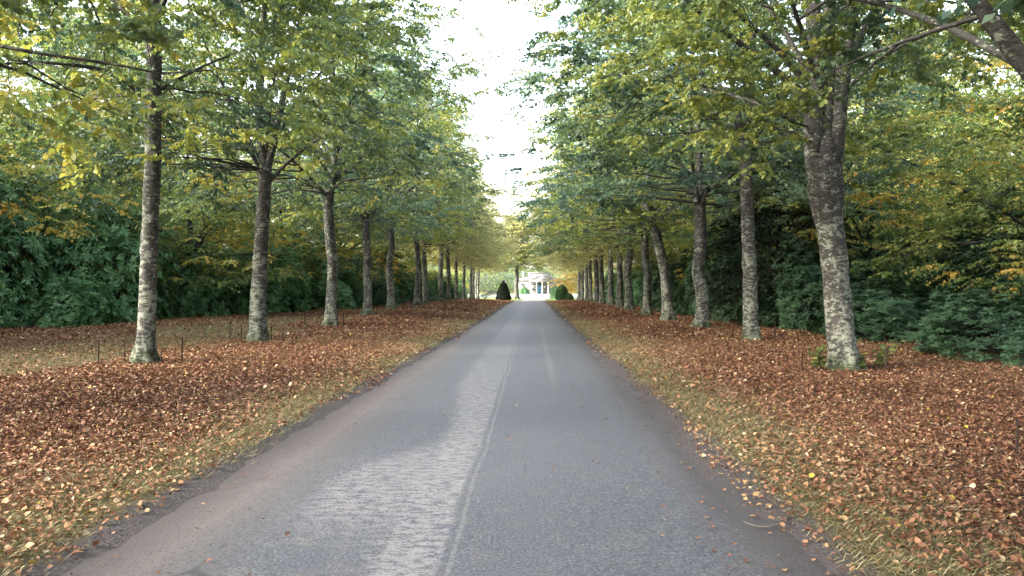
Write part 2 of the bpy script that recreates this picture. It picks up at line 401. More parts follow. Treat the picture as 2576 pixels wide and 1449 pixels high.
grid('ground', xs, ys, lambda X, Y: gz(X, Y)+bumps(X, Y)*(np.abs(X+.5) > 2.3)+far_dip(X, Y), M_GROUND)

# road -------------------------------------------------------------
m = NT('worn_asphalt')
geo = m.n('ShaderNodeNewGeometry').outputs['Position']; sx = m.n('ShaderNodeSeparateXYZ'); m.put(sx.inputs[0], geo)
X_, Y_ = sx.outputs[0], sx.outputs[1]
rag = m.noise(m.scaled(geo, 2.2, 9, 1), 1.6, 5, .7); rag = m.m('SUBTRACT', rag, .5)
wob = m.m('SUBTRACT', m.noise(m.scaled(geo, .3, .5, 1), .55, 3), .5)
big = m.noise(geo, .55, 4); mid = m.noise(geo, 4, 4, .6); grit = m.noise(geo, 52, 3, .7); chip = m.voro(geo, 85).outputs['Distance']
x = m.m('ADD', X_, m.m('MULTIPLY', wob, .18))
xr = m.m('ADD', x, m.m('MULTIPLY', rag, .62))
asph = m.mix(big, (.060, .065, .083), (.086, .090, .108))
asph = m.mix(m.ramp01(mid, .45, .75), asph, (0.1047, 0.1019, 0.1047))
near = m.ramp01(Y_, 11, 5)
# pale scraped strip with a sharp tyre-cut edge, and a ragged patch beside it
lo = m.m('ADD', -.98, m.m('MULTIPLY', m.ramp01(Y_, 8, 15), -.32))
s1 = m.m('MULTIPLY', m.ramp01(m.m('SUBTRACT', xr, lo), -.05, .10), m.ramp01(m.m('ADD', x, m.m('MULTIPLY', rag, .07)), -.53, -.575))
pb = m.m('MULTIPLY', m.ramp01(xr, -1.85, -1.55), m.ramp01(xr, -.6, -.7))
pb = m.m('MULTIPLY', .75, m.m('MULTIPLY', pb, m.m('MULTIPLY', m.ramp01(m.m('ADD', m.m('ADD', Y_, m.m('MULTIPLY', x, .55)), m.m('ADD', m.m('MULTIPLY', rag, 2.2), m.m('MULTIPLY', m.m('SUBTRACT', mid, .5), 1.6))), 3.7, 5.2), m.ramp01(m.m('ADD', m.m('ADD', Y_, m.m('MULTIPLY', x, -2.1)), m.m('MULTIPLY', rag, 1.2)), 10.6, 9.9))))
strip = m.m('MAXIMUM', s1, pb)
streak = m.noise(m.scaled(geo, 2.5, 14, 1), 2.2, 4, .7)
st2 = m.noise(m.scaled(geo, 2.4, 5.0, 1), 3.2, 5, .75)
strip = m.m('MULTIPLY', strip, m.m('MULTIPLY', m.ramp01(st2, .43, .53), m.m('SUBTRACT', 1, m.m('MULTIPLY', m.ramp01(Y_, 7, 18), .6))))
c = m.mix(m.m('MULTIPLY', strip, .85), asph, (.235, .226, .232))
# worn pale bars further along, crack line, tyre line
bars = m.m('MULTIPLY', m.ramp01(m.noise(m.scaled(geo, .55, 1.1, 1), .9, 4, .65), .54, .66), m.ramp01(Y_, 13, 34))
c = m.mix(m.m('MULTIPLY', bars, .55), c, (0.1449, 0.1423, 0.1476))
ln1 = m.m('MULTIPLY', m.ramp01(m.m('ABSOLUTE', m.m('SUBTRACT', m.m('ADD', x, m.m('MULTIPLY', rag, .02)), -.485)), .022, .008), m.ramp01(streak, .4, .55))
c = m.mix(m.m('MULTIPLY', ln1, .7), c, (0.1932, 0.1879, 0.1879))
ln2 = m.m('MULTIPLY', m.ramp01(m.m('ABSOLUTE', m.m('SUBTRACT', m.m('ADD', X_, m.m('MULTIPLY', rag, .22)), .36)), .085, .03), m.m('MULTIPLY', m.ramp01(Y_, 11.5, 15), m.ramp01(Y_, 42, 28)))
c = m.mix(m.m('MULTIPLY', m.m('MULTIPLY', ln2, m.ramp01(streak, .44, .58)), .5), c, (0.2255, 0.2201, 0.2147))
# brown mud washed over both sides
e1 = m.ramp01(m.m('ADD', x, m.m('MULTIPLY', m.m('SUBTRACT', mid, .5), .28)), -1.62, -1.98)
mudl = m.ramp(m.m('MULTIPLY', m.m('ADD', x, 3.0), 1.0), [(.28, (.052, .043, .043)), (.52, (.086, .071, .072)), (.74, (.120, .103, .103)), (1, (.096, .092, .098))])
c = m.mix(m.m('MULTIPLY', e1, .92), c, mudl)
e2 = m.ramp01(m.m('ADD', x, m.m('MULTIPLY', m.m('SUBTRACT', mid, .5), .3)), .95, 1.55)
c = m.mix(m.m('MULTIPLY', e2, .85), c, m.mix(m.ramp01(x, 1.3, 1.8), (0.08052, 0.07247, 0.07408), (0.04563, 0.03758, 0.0365)))
# aggregate speckle near the eye
g1 = m.m('MULTIPLY', m.ramp01(grit, .54, .64), m.m('SUBTRACT', 1, m.m('MULTIPLY', m.m('MAXIMUM', e1, e2), .8)))
c = m.mix(m.m('MULTIPLY', g1, .75), c, (0.1932, 0.1986, 0.2147))
c = m.mix(m.m('MULTIPLY', m.ramp01(grit, .47, .36), .75), c, (0.02416, 0.02577, 0.03113))
spk = m.ramp01(m.noise(geo, 22, 3, .6), .70, .76)
c = m.mix(m.m('MULTIPLY', spk, m.m('MULTIPLY', m.m('MAXIMUM', e1, e2), .8)), c, (0.01879, 0.01503, 0.01396))
crk = m.voro(m.scaled(geo, 1, .55, 1), .75, 'DISTANCE_TO_EDGE').outputs['Distance']
ck = m.m('MULTIPLY', m.ramp01(m.m('ADD', crk, m.m('MULTIPLY', m.m('SUBTRACT', mid, .5), .05)), .008, .002), m.ramp01(big, .5, .6))
c = m.mix(m.m('MULTIPLY', ck, .6), c, (0.03221, 0.03221, 0.03436))
rh = m.m('ADD', .50, m.m('MULTIPLY', mid, .25))
h = m.m('ADD', m.m('MULTIPLY', grit, .6), m.m('MULTIPLY', mid, .6))
M_ROAD = m.done(m.bsdf(c, rh, .35, m.bump(h, .35, .012)))
rx = np.linspace(-2.95, 1.95, 60); ry = np.unique(np.concatenate([np.linspace(-60, 0, 20), np.arange(0, 30, .25), np.arange(30, 123, 1.0), [123.4]]))
def road_h(X, Y):
    c_ = 1-((X+.5)/2.45)**2
    return road_z(Y)+.018*c_-.018+.006*np.sin(Y*.9)*np.sin(X*2.1)-.02*np.exp(-((X-1.52)/.1)**2)*(.6+.4*np.sin(Y*1.1))
grid('road', rx, ry, road_h, M_ROAD)

# lawn and gravel drive beyond the avenue
M_LAWN = NT('lawn_grass'); m = M_LAWN; geo = m.n('ShaderNodeNewGeometry').outputs['Position']
M_LAWN = m.done(m.bsdf(m.mix(m.noise(geo, 1.5, 5), (.10, .17, .035), (.19, .26, .06)), .8, .2, m.bump(m.noise(geo, 20, 3), .5)))
m = NT('pale_gravel'); geo = m.n('ShaderNodeNewGeometry').outputs['Position']
M_GRAVEL = m.done(m.bsdf(m.mix(m.noise(geo, 6, 5, .7), (.24, .22, .19), (.36, .34, .30)), .9, .2, m.bump(m.noise(geo, 40, 2), .4)))
grid('lawn', np.linspace(-45, 45, 60), np.linspace(124.2, 240, 60), lambda X, Y: gz(X, Y)+.012, M_LAWN)
yy = np.linspace(123.6, 196, 50); tt = np.linspace(-1, 1, 25)
hw = np.interp(yy, [123, 127, 140, 150, 160, 197], [3.3, 1.9, 2.3, 5, 20, 24]); cx = np.interp(yy, [123, 160, 197], [.1, 1.0, 1.8])
V = np.stack([cx[:, None]+hw[:, None]*tt[None], np.repeat(yy[:, None], 25, 1), np.zeros((50, 25))], -1)
V[..., 2] = gz(V[..., 0], V[..., 1])+.05
i = np.arange(50*25).reshape(50, 25); Q = np.stack([i[:-1, :-1], i[:-1, 1:], i[1:, 1:], i[1:, :-1]], -1).reshape(-1, 4)
kind(link('gravel_drive', mesh_np('gravel_drive', V.reshape(-1, 3), Q, None, M_GRAVEL, True)), 'structure')

# ================================================================== leaf litter and grass (uncountable)
def scatter_field(rng, dens_list):
    out = []
    for (x0, x1, y0, y1, dens, s) in dens_list:
        n = int((x1-x0)*(y1-y0)*dens); p = np.stack([rng.uniform(x0, x1, n), rng.uniform(y0, y1, n)], 1); out.append((p, np.full(n, s)))
    return np.concatenate([a for a, _ in out]), np.concatenate([b for _, b in out])
def snoise(x, y, f, seed=0):
    r = np.random.default_rng(seed); v = 0
    for _ in range(7):
        a = r.uniform(0, 6.28); k = f*r.uniform(.5, 1.6); v = v+np.sin((x*math.cos(a)+y*math.sin(a))*k+r.uniform(0, 6.28))
    return v/3.2
rng = np.random.default_rng(5)
P, S_ = scatter_field(rng, [(-10, -2.5, 2.5, 12, 1350, .037), (1.5, 9, 2.5, 12, 1350, .037), (-18, -10, -4, 12, 250, .06), (9, 18, -4, 12, 250, .06), (-10, -2.5, -4, 2.5, 300, .055), (1.5, 9, -4, 2.5, 300, .055),
    (-21, -2.5, 12, 24, 520, .047), (1.5, 15, 12, 24, 520, .047), (-21, -2.5, 24, 45, 150, .072), (1.5, 11, 24, 45, 170, .07),
    (-13, -2.5, 45, 124, 60, .10), (1.5, 11.5, 45, 124, 60, .10)])
u = np.abs(P[:, 0]+.5); nz = snoise(P[:, 0], P[:, 1], 1.4, 3)
den = sstep((u-2.1-.5*nz-.6*(P[:, 0] > 0))/1.7)*.88*np.clip(.80+.35*snoise(P[:, 0], P[:, 1], .9, 21), .45, 1)+.15*(u > 2.25+.12*nz)
lane = (np.abs(P[:, 0]+11.6+nz) < 2.2)*(P[:, 1] < 40)*.75+((P[:, 0]-12.3+nz) > -1.6)*(P[:, 1] < 23)*.5
keep = rng.uniform(0, 1, len(P)) < den*(1-lane); P = P[keep]; S_ = S_[keep]; u = u[keep]; nz = nz[keep]
n = len(P); z = gz(P[:, 0], P[:, 1])+rng.uniform(.004, .035, n)
az = rng.uniform(0, 6.28, n); d = np.stack([np.cos(az), np.sin(az), rng.normal(0, .35, n)], 1)
nm = np.stack([rng.normal(0, .5, n), rng.normal(0, .5, n), np.ones(n)], 1)
big = snoise(P[:, 0], P[:, 1], .5, 9)
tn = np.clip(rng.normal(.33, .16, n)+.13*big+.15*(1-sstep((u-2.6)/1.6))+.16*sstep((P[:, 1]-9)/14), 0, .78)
r_ = rng.uniform(0, 1, n); tn = np.where(r_ < .085, rng.uniform(.74, .95, n), tn); tn = np.where(r_ > .994, .98, tn)
HCURL = HEART.copy(); HCURL[:, 2] *= 2.4; HCURL[3, 2] = .14; HFOLD = HCURL.copy(); HFOLD[:, 1] *= .5; HFOLD[:, 2] *= 1.7
LOBED = HCURL.copy(); LOBED[1, 1] = .52; LOBED[5, 1] = -.3; LOBED[2, :2] = (.75, .2); LOBED[4, :2] = (.5, -.5); LOBED[1, 2] = -.05
pick = rng.integers(0, 3, n); Vs = []; Qs = []; Ts = []; off = 0; szs = S_*np.clip(np.exp(rng.normal(0, .3, n)), .5, 1.5)
for w_, shp in enumerate((HCURL, HFOLD, LOBED)):
    i_ = np.where(pick == w_)[0]
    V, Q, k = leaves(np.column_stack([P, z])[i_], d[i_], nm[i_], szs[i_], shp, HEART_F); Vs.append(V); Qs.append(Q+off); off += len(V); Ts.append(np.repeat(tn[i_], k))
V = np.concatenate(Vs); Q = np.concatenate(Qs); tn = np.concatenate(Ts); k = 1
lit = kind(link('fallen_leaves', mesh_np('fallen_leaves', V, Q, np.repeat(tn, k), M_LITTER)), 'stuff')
# stray leaves on the road
n = 480; P = np.stack([np.where(rng.uniform(0, 1, n) < .62, rng.normal(1.5, .3, n), np.where(rng.uniform(0, 1, n) < .5, rng.normal(-2.45, .2, n), rng.uniform(-2.6, 1.5, n))), 3.6+rng.exponential(11, n)], 1)
P = P[(P[:, 0] < 1.85) & (P[:, 1] < 60)]; n = len(P); az = rng.uniform(0, 6.28, n)
V, Q, k = leaves(np.column_stack([P, road_h(P[:, 0], P[:, 1])+.012]), np.stack([np.cos(az), np.sin(az), rng.normal(0, .1, n)], 1),
    np.stack([rng.normal(0, .15, n), rng.normal(0, .15, n), np.ones(n)], 1), rng.uniform(.018, .048, n), HCURL, HEART_F)
kind(link('stray_road_leaves', mesh_np('stray_road_leaves', V, Q, np.repeat(rng.uniform(.2, .85, n), k), M_LITTER)), 'stuff')
# grass
P, _ = scatter_field(rng, [(-5.2, -2.6, 2.5, 12, 1300, 0), (1.7, 4.4, 2.5, 12, 1700, 0), (-5, -2.6, 12, 40, 420, 0), (1.7, 4.4, 12, 40, 480, 0),
    (-16, -8.5, 16, 38, 300, 0), (8.5, 15, 12, 24, 160, 0), (-10, -5, 4, 16, 90, 0), (4, 9, 4, 16, 90, 0)])
u = np.abs(P[:, 0]+.5); nz = snoise(P[:, 0], P[:, 1], 2.2, 4)
den = np.where(u < 5.0, sstep((u-2.22-.12*nz)/.3)*(1-.80*sstep((u-3.3-.5*nz)/1.3)), .5+.5*nz)
P = P[rng.uniform(0, 1, len(P)) < den]; n = len(P); fs = 1+.6*sstep((P[:, 1]-12)/12)
az = rng.uniform(0, 6.28, n); d = np.stack([np.cos(az)*.75, np.sin(az)*.75, rng.uniform(.25, 1.1, n)], 1); nm = np.stack([-np.cos(az), -np.sin(az), np.full(n, .5)], 1)
BL = np.array([(0, .035, 0), (.55, .03, -.06), (1, 0, -.2), (0, -.035, 0)])
V, Q, k = leaves(np.column_stack([P, gz(P[:, 0], P[:, 1])-.004]), d, nm, rng.uniform(.03, .085, n)*fs, BL, DIAM_F)
kind(link('verge_grass', mesh_np('verge_grass', V, Q, np.repeat(np.clip(rng.normal(.5, .25, n), 0, 1), k), M_GRASS)), 'stuff')
del V, Q, P

#@TREES
# ================================================================== avenue of lime trees
LX, RX = -8.4, 6.9
px = lambda x, y, Y: np.array([Y*math.tan(math.atan((x-1288)/FPX)-math.atan(52/FPX)), EYE-(y-HZ)/FPX*Y])   # X, z at distance Y
YL = [9.3]+[yfor(p, LX) for p in (362, 650, 812, 925, 992, 1042, 1077, 1110, 1135)]
while YL[-1] < 113: YL.append(YL[-1]+7.7)
YR = [9.6]+[yfor(p, RX) for p in (2125, 1890, 1757, 1682, 1628, 1588, 1560, 1535, 1515, 1500)]
while YR[-1] < 113: YR.append(YR[-1]+8.2)
near_kw = dict(leafm=M_LIME, barkm=M_BARK, Nsp=1000, K=6, L=12, clumps=110, lsize=.098, hollow=3.6, tsd=.14)
def local(pts, Y, X, g, dy=0):                      # picture points -> tree-local points at the tree's distance
    out = []
    for p in pts:
        q = px(p[0], p[1], Y+(p[2] if len(p) > 2 else dy)); out.append((q[0]-X, p[2] if len(p) > 2 else dy, q[1]-g))
    return np.array(out)
GL, GR = 'lime trees along the left side of the drive', 'lime trees along the right side of the drive'
# nearest pair, whose trunks stand outside the frame and whose branches hang into it
gl0 = ground(LX, YL[0]); gr0 = ground(RX, YR[0])
t = make_tree(101, H=14, fork=5.0, R0=.21, Rc=5.6, zb=3.4, dip=2.6, tone=.44, bias=(-.2, .6), nl=9, **{**near_kw, 'Nsp': 650})
plant_tree(t, 'lime_tree', (LX, YL[0], gl0), 0, 1, 'lime tree whose big pale yellow-green leaves hang at the top left corner', 'tree', GL)
Y0 = YR[0]
st = [(local([(2800, 420), (2660, 260), (2576, 170), (2500, 75), (2420, -40), (2300, -190)], Y0, RX, gr0), .17, .06),
      (np.array([(0, 0, 4.2), (.3, .2, 6), (.2, .5, 8), (.3, .4, 11), (.1, .3, 13)]), .16, .03),
      (np.array([(0, 0, 4.0), (-.9, 1.6, 5.6), (-1.8, 3.0, 6.6), (-3.2, 4.6, 7.2)]), .07, .012),
      (np.array([(0, 0, 4.4), (-1.4, -.6, 6.2), (-3.0, -1.0, 7.0), (-4.8, -1.2, 7.4)]), .07, .012),
      (np.array([(0, 0, 4.3), (1.5, 1.2, 5.8), (3.0, 2.2, 6.6), (4.2, 3.0, 7.0)]), .07, .012),
      (local([(2470, 50), (2400, 70, .4), (2250, 115, .9), (2130, 160, 1.4), (2060, 200, 1.8)], Y0, RX, gr0), .035, .01)]
t = make_tree(102, H=15, fork=4.4, R0=.24, Rc=6.0, zb=5.6, dip=1.5, tone=.40, bias=(-.5, .6), stems=st, **near_kw)
plant_tree(t, 'lime_tree', (RX, YR[0], gr0), 0, 1, 'lime tree whose thick bare limb slants in at the top right corner', 'tree', GR)
# first left tree: one straight pale stem
Y, g = YL[1], ground(LX, YL[1])
tp = local([(362, 920), (367, 860), (372, 760), (375, 640), (380, 520), (384, 400), (386, 280), (386, 160), (384, 40)], Y, LX, g); tp[0] = (0, 0, 0); tp[:, 0] -= np.linspace(tp[1, 0]*.0, 0, len(tp))
st = [(local([(384, 60), (390, -80), (380, -250), (395, -420), (390, -640)], Y, LX, g), .13, .02),
      (local([(385, 265), (365, 235, -.1), (330, 190, -.3), (295, 162, -.6), (240, 150, -1.0), (120, 152, -1.5), (20, 140, -2)], Y, LX, g), .075, .015),
      (local([(386, 120), (450, 70, -.5), (560, 20, -1.0), (700, -60, -1.6)], Y, LX, g), .055, .012),
      (local([(385, 230), (430, 200, .4), (520, 150, .9), (640, 110, 1.4)], Y, LX, g), .05, .012),
      (local([(385, 100), (300, 0, .5), (200, -80, 1.0), (80, -140, 1.4)], Y, LX, g), .06, .012),
      (local([(386, 60), (440, -80, -.8), (520, -200, -1.7), (600, -320, -2.5)], Y, LX, g), .06, .012),
      (local([(386, 30), (330, -120, 1.2), (280, -250, 2.2), (250, -400, 3.0)], Y, LX, g), .06, .012)]
t = make_tree(103, H=15.5, R0=.186, Rc=5.0, zb=4.9, dip=3.4, tone=.37, trunk_pts=tp, stems=st, flare=.5, **near_kw)
plant_tree(t, 'lime_tree', (LX, Y, g), 0, 1, 'lime tree with one straight slim trunk blotched with pale lichen, beside four stakes', 'tree', GL)
# second left tree: dark vase of limbs above y 430
Y, g = YL[2], ground(LX, YL[2])
tp = local([(650, 862), (650, 760), (655, 640), (660, 540), (665, 470), (668, 420)], Y, LX, g); tp[0] = (0, 0, 0)
st = [(local([(668, 440), (655, 350), (650, 250), (660, 100), (670, -120), (665, -350)], Y, LX, g), .155, .03),
      (local([(668, 440), (690, 350), (705, 260), (735, 140, .3), (770, -40, .6), (800, -250, .9)], Y, LX, g), .12, .02),
      (local([(660, 450), (630, 370), (600, 290), (540, 170, -.4), (500, 60, -.8), (450, -60, -1.2)], Y, LX, g), .075, .015),
      (local([(672, 460), (715, 410), (770, 365), (860, 310, -.4), (960, 280, -.8)], Y, LX, g), .06, .012),
      (local([(664, 420), (610, 310, .5), (560, 230, 1.0), (470, 170, 1.6), (380, 150, 2)], Y, LX, g), .05, .012),
      (local([(676, 400), (720, 290, -.6), (790, 190, -1.2), (880, 110, -1.8), (990, 60, -2.4)], Y, LX, g), .055, .012),
      (local([(670, 380), (680, 250, -.9), (700, 130, -1.8), (720, 0, -2.8)], Y, LX, g), .055, .012),
      (local([(670, 380), (660, 250, .9), (640, 130, 1.8), (620, 0, 2.8)], Y, LX, g), .055, .012)]
t = make_tree(104, H=15.5, R0=.235, Rc=5.2, zb=4.7, dip=3.4, tone=.35, trunk_pts=tp, stems=st, flare=.45, **{**near_kw, 'hollow': 4.6})
plant_tree(t, 'lime_tree', (LX, Y, g), 0, 1, 'lime tree second along the left verge, its dark trunk spreading into a vase of limbs', 'tree', GL)
# first right tree: stout lichened trunk with graft swelling and a big fan of limbs
Y, g = YR[1], ground(RX, YR[1])
tp = local([(2125, 935), (2118, 870), (2110, 780), (2100, 680), (2090, 590), (2076, 490), (2072, 420), (2072, 350), (2074, 290)], Y, RX, g); tp[0] = (0, 0, 0)
tr_ = [(0, .30), (.8, .285), (1.6, .285), (2.4, .275), (3.2, .28), (3.7, .34), (3.95, .38), (4.2, .345), (4.5, .31), (5.0, .25), (5.5, .10)]
st = [(local([(2066, 540), (2054, 440), (2046, 380), (2046, 270), (2052, 170), (2048, 60), (2040, -80), (2045, -300), (2040, -600)], Y, RX, g), .26, .05),
      (local([(2086, 540, .05), (2094, 450, .0), (2100, 380, -.05), (2108, 280, .0), (2125, 170), (2138, 60), (2150, -90), (2170, -300), (2180, -560)], Y, RX, g), .23, .04),
      (local([(2078, 380, -.1), (2082, 260, .0), (2090, 120, .3), (2085, 0, .6), (2080, -160, 1.0), (2100, -380, 1.3)], Y, RX, g), .18, .03),
      (local([(2040, 260), (1985, 205), (1925, 160, -.2), (1850, 105, -.5), (1770, 45, -.9), (1690, -20, -1.2), (1600, -80, -1.6)], Y, RX, g), .095, .018),
      (local([(2045, 240), (2000, 170, -.2), (1950, 120, -.4), (1870, 50, -.8), (1790, -20, -1.2), (1700, -110, -1.5)], Y, RX, g), .085, .018),
      (local([(2050, 230), (2005, 130, .2), (1960, 60, .4), (1900, -20, .7), (1830, -130, 1.0)], Y, RX, g), .08, .018),
      (local([(2055, 220), (2030, 120, -.6), (2000, 30, -1.2), (1960, -80, -1.7), (1930, -220, -2.1)], Y, RX, g), .08, .018),
      (local([(2110, 260), (2165, 170, -.2), (2250, 125, -.5), (2340, 90, -.8), (2430, 60, -1.1)], Y, RX, g), .06, .014),
      (local([(2110, 250), (2150, 130, .4), (2200, 20, .8), (2280, -100, 1.3), (2380, -220, 1.8)], Y, RX, g), .08, .016),
      (local([(2030, 300), (1960, 290, .3), (1880, 250, .8), (1800, 230, 1.4), (1700, 215, 2.0)], Y, RX, g), .05, .012),
      (local([(2100, 240), (2060, 100, 1.0), (2040, -20, 2.0), (2020, -140, 3.0)], Y, RX, g), .07, .014)]
ex = [(*local([(x_, y_, dy_)], Y, RX, g)[0], tt_) for (x_, y_, dy_, tt_) in ((1760, 190, -2.6, .52), (1830, 240, -2.2, .56), (1700, 120, -2.8, .5), (1880, 300, -1.4, .5), (1800, 330, -1, .5), (1650, 60, -2.4, .5), (1700, 20, -3, .5))]
t = make_tree(105, H=16, R0=.3, Rc=6.3, zb=6.4, dip=3.4, tone=.37, trunk_pts=tp, trunk_r=tr_, stems=st, flare=.4, bias=(-1.2, -.2), extra=ex, **{**near_kw, 'hollow': 4.6})
plant_tree(t, 'lime_tree', (RX, Y, g), 0, 1, 'stout lime tree with blotched white trunk fanning into many dark limbs, shoots at its foot', 'tree', GR)
# second right tree
Y, g = YR[2], ground(RX, YR[2])
tp = local([(1890, 858), (1888, 760), (1884, 650), (1880, 540), (1878, 450), (1876, 380), (1874, 335)], Y, RX, g); tp[0] = (0, 0, 0)
st = [(local([(1872, 360), (1860, 300), (1845, 240), (1830, 130), (1820, 0), (1810, -220)], Y, RX, g), .11, .02),
      (local([(1878, 360), (1885, 280), (1890, 180), (1900, 40), (1910, -130), (1905, -320)], Y, RX, g), .14, .02),
      (local([(1880, 380), (1910, 330), (1960, 290, .3), (2030, 240, .7), (2110, 200, 1.1)], Y, RX, g), .05, .012),
      (local([(1872, 350), (1820, 260, -.3), (1740, 190, -.7), (1640, 130, -1.1), (1540, 90, -1.5)], Y, RX, g), .06, .012),
      (local([(1872, 340), (1830, 240, .8), (1780, 160, 1.5), (1710, 80, 2.2)], Y, RX, g), .05, .012),
      (local([(1880, 320), (1930, 220, -.9), (1990, 120, -1.7), (2060, 10, -2.4)], Y, RX, g), .05, .012),
      (local([(1880, 300), (1870, 180, -1.0), (1850, 60, -2.0), (1830, -60, -3.0)], Y, RX, g), .05, .012)]
t = make_tree(106, H=15.5, R0=.228, Rc=6.3, zb=5.4, dip=3.2, tone=.36, trunk_pts=tp, stems=st, flare=.3, bias=(-.7, 0), **near_kw)
plant_tree(t, 'lime_tree', (RX, Y, g), 0, 1, 'lime tree with smooth pale grey lower trunk, second along the right verge', 'tree', GR)
# the rest of both rows
VAR = []
for k in range(5):
    lean = [(0, 0, 0), (-.05, 0, 1.2), (-.2, .05, 2.6), (-.55, .1, 4.2), (-.8, .1, 5.6)] if k == 3 else None
    VAR.append(make_tree(201+k, H=15.5, fork=5.2+.35*(k % 3), R0=.235, Rc=6.3, zb=[4.4, 4.5, 3.9, 4.5, 4.3][k], dip=1.5, Nsp=1150, K=5, L=10, lsize=.122, twl=.75, shape=DIAM, F=DIAM_F,
        leafm=[M_SHEEN, M_LIME, M_LIME, M_LIME, M_HAZED][k], barkm=M_BARK, tsd=.14, tone=[.38, .35, .44, .45, .45][k], nl=8, twigs=False, trunk_pts=lean, clumps=140))
ORD = ['third', 'fourth', 'fifth', 'sixth', 'seventh', 'eighth', 'ninth', 'tenth', 'eleventh', 'twelfth', 'thirteenth', 'fourteenth', 'fifteenth', 'sixteenth']
DL = ['lime tree third along the left verge, with thin stakes round its mossy foot', 'lime tree fourth along the left verge, before the low dark rhododendron',
      'lime tree fifth along the left verge, with two tiny stakes at its foot', 'pale trunked lime tree in the avenue, sixth along the left verge']
DR = ['lime tree with mottled trunk in front of the dark conifer, third along the right verge', 'lime tree whose grey trunk leans towards the drive, fourth along the right verge',
      'upright lime tree just beyond the leaning one, fifth along the right verge', 'pale trunked lime tree in the avenue, sixth along the right verge']
rng = np.random.default_rng(77)
for side, Ys, X, D_, G in (('left', YL, LX, DL, GL), ('right', YR, RX, DR, GR)):
    for i, Y in enumerate(Ys[3:]):
        v = [1, 0, 2, 1, 4, 4, 4, 4, 4, 4, 4, 4, 4, 4][i] if side == 'left' else [0, 3, 1, 2, 4, 4, 4, 4, 4, 4, 4, 4, 4, 4][i]
        s = rng.uniform(.93, 1.06); wide = (1.13 if Y < 84 else 1.0) if side == 'right' else .92
        lab = D_[i] if i < 4 else f'pale trunked lime tree in the avenue, {ORD[i]} along the {side} verge'
        rz = rng.uniform(-.5, .5) if v == 3 else rng.uniform(0, 6.28)
        plant_tree(VAR[v], 'lime_tree', (X+rng.normal(0, .12), Y, ground(X, Y)), rz, (s*wide, s*wide, s), lab, 'tree', G)
for y_ in (1.6, -6.0, -13.6):                       # rows carried on unseen behind the viewpoint, added to darken the near ground
    for sd_, X, G in (('left', LX, GL), ('right', RX, GR)):
        plant_tree(VAR[0], 'lime_tree', (X, y_, ground(X, y_)), rng.uniform(0, 6.28), 1, f'lime tree of the {sd_} row added unseen behind the viewpoint', 'tree', G)
#@WOODS
# ================================================================== woods behind the rows
BE = [make_tree(301+k, H=15.5, fork=3.2, R0=.22, Rc=5.8, zb=1.6, dip=1.0, Nsp=1300, K=5, L=10, lsize=.125, twl=.9, shape=DIAM, F=DIAM_F, leafm=[M_BEECH, M_BEECH, M_GOLD][k],
      barkm=M_BARKD, tone=[.34, .41, .35][k], tsd=.15, nl=10, elev=(8, 60), twigs=False, clumps=150, flatc=.24) for k in range(3)]
# right hand near beech with layered sprays, then others; (x, y, variant, scale, label)
beeches = [(17.5, 27, 1, 1.0, 'beech tree with layered orange and green sprays behind the stout lime tree'),
    (23, 22, 1, 1.05, 'beech tree with low golden branches at the right edge of the photo'),
    (15.5, 36, 0, .95, 'green beech tree standing behind the smooth pale lime trunk'),
    (29, 24, 0, 1.15, 'big green beech filling the gap between the two golden ones at the right edge'),
    (24, 33, 0, 1.1, 'tall green beech deep in the wood behind the layered orange beech'),
    (-17.5, 39, 1, .95, 'beech tree with orange leaves behind the first straight lime trunk'),
    (-24, 33, 0, 1.1, 'tall green beech above the big rhododendron at the left edge'),
    (-29, 26, 1, 1.1, 'yellowing beech at the far left edge of the wood'),
    (-16.5, 50, 1, .9, 'yellow-green beech behind the second lime trunk on the left'),
    (-25, 46, 0, 1.15, 'tall green beech behind the low rhododendrons on the left'),]
rest = [(16, 50, 1), (24, 45, 0), (15.5, 62, 1), (23, 57, 1), (15, 75, 0), (22, 70, 1), (15.5, 88, 1), (23, 84, 0), (15, 102, 2), (30, 28, 0), (32, 40, 1), (31, 15, 1), (25, 11, 0),
        (-16, 62, 0), (-24, 58, 1), (-16.5, 75, 1), (-24, 71, 0), (-16, 88, 0), (-24, 84, 1), (-17, 101, 1), (-32, 40, 0), (-33, 54, 1), (-34, 22, 0), (-28, 15, 0), (-22, 20, 1)]
rng = np.random.default_rng(9)
for x_, y_, v, s, lab in beeches:
    plant_tree(BE[v], 'beech_tree', (x_, y_, ground(x_, y_)), rng.uniform(0, 6.28), s, lab, 'tree', 'beeches in the wood behind the lime rows')
for x_, y_, v in rest:
    sd = 'right' if x_ > 0 else 'left'
    lab = {2: f'golden leaved beech deep in the wood behind the {sd} lime row', 1: f'yellowing beech deep in the wood behind the {sd} lime row', 0: f'green beech deep in the wood behind the {sd} lime row'}[v]
    plant_tree(BE[v], 'beech_tree', (x_, y_, ground(x_, y_)), rng.uniform(0, 6.28), rng.uniform(.92, 1.15), lab, 'tree', f'beeches deep in the {sd} wood')
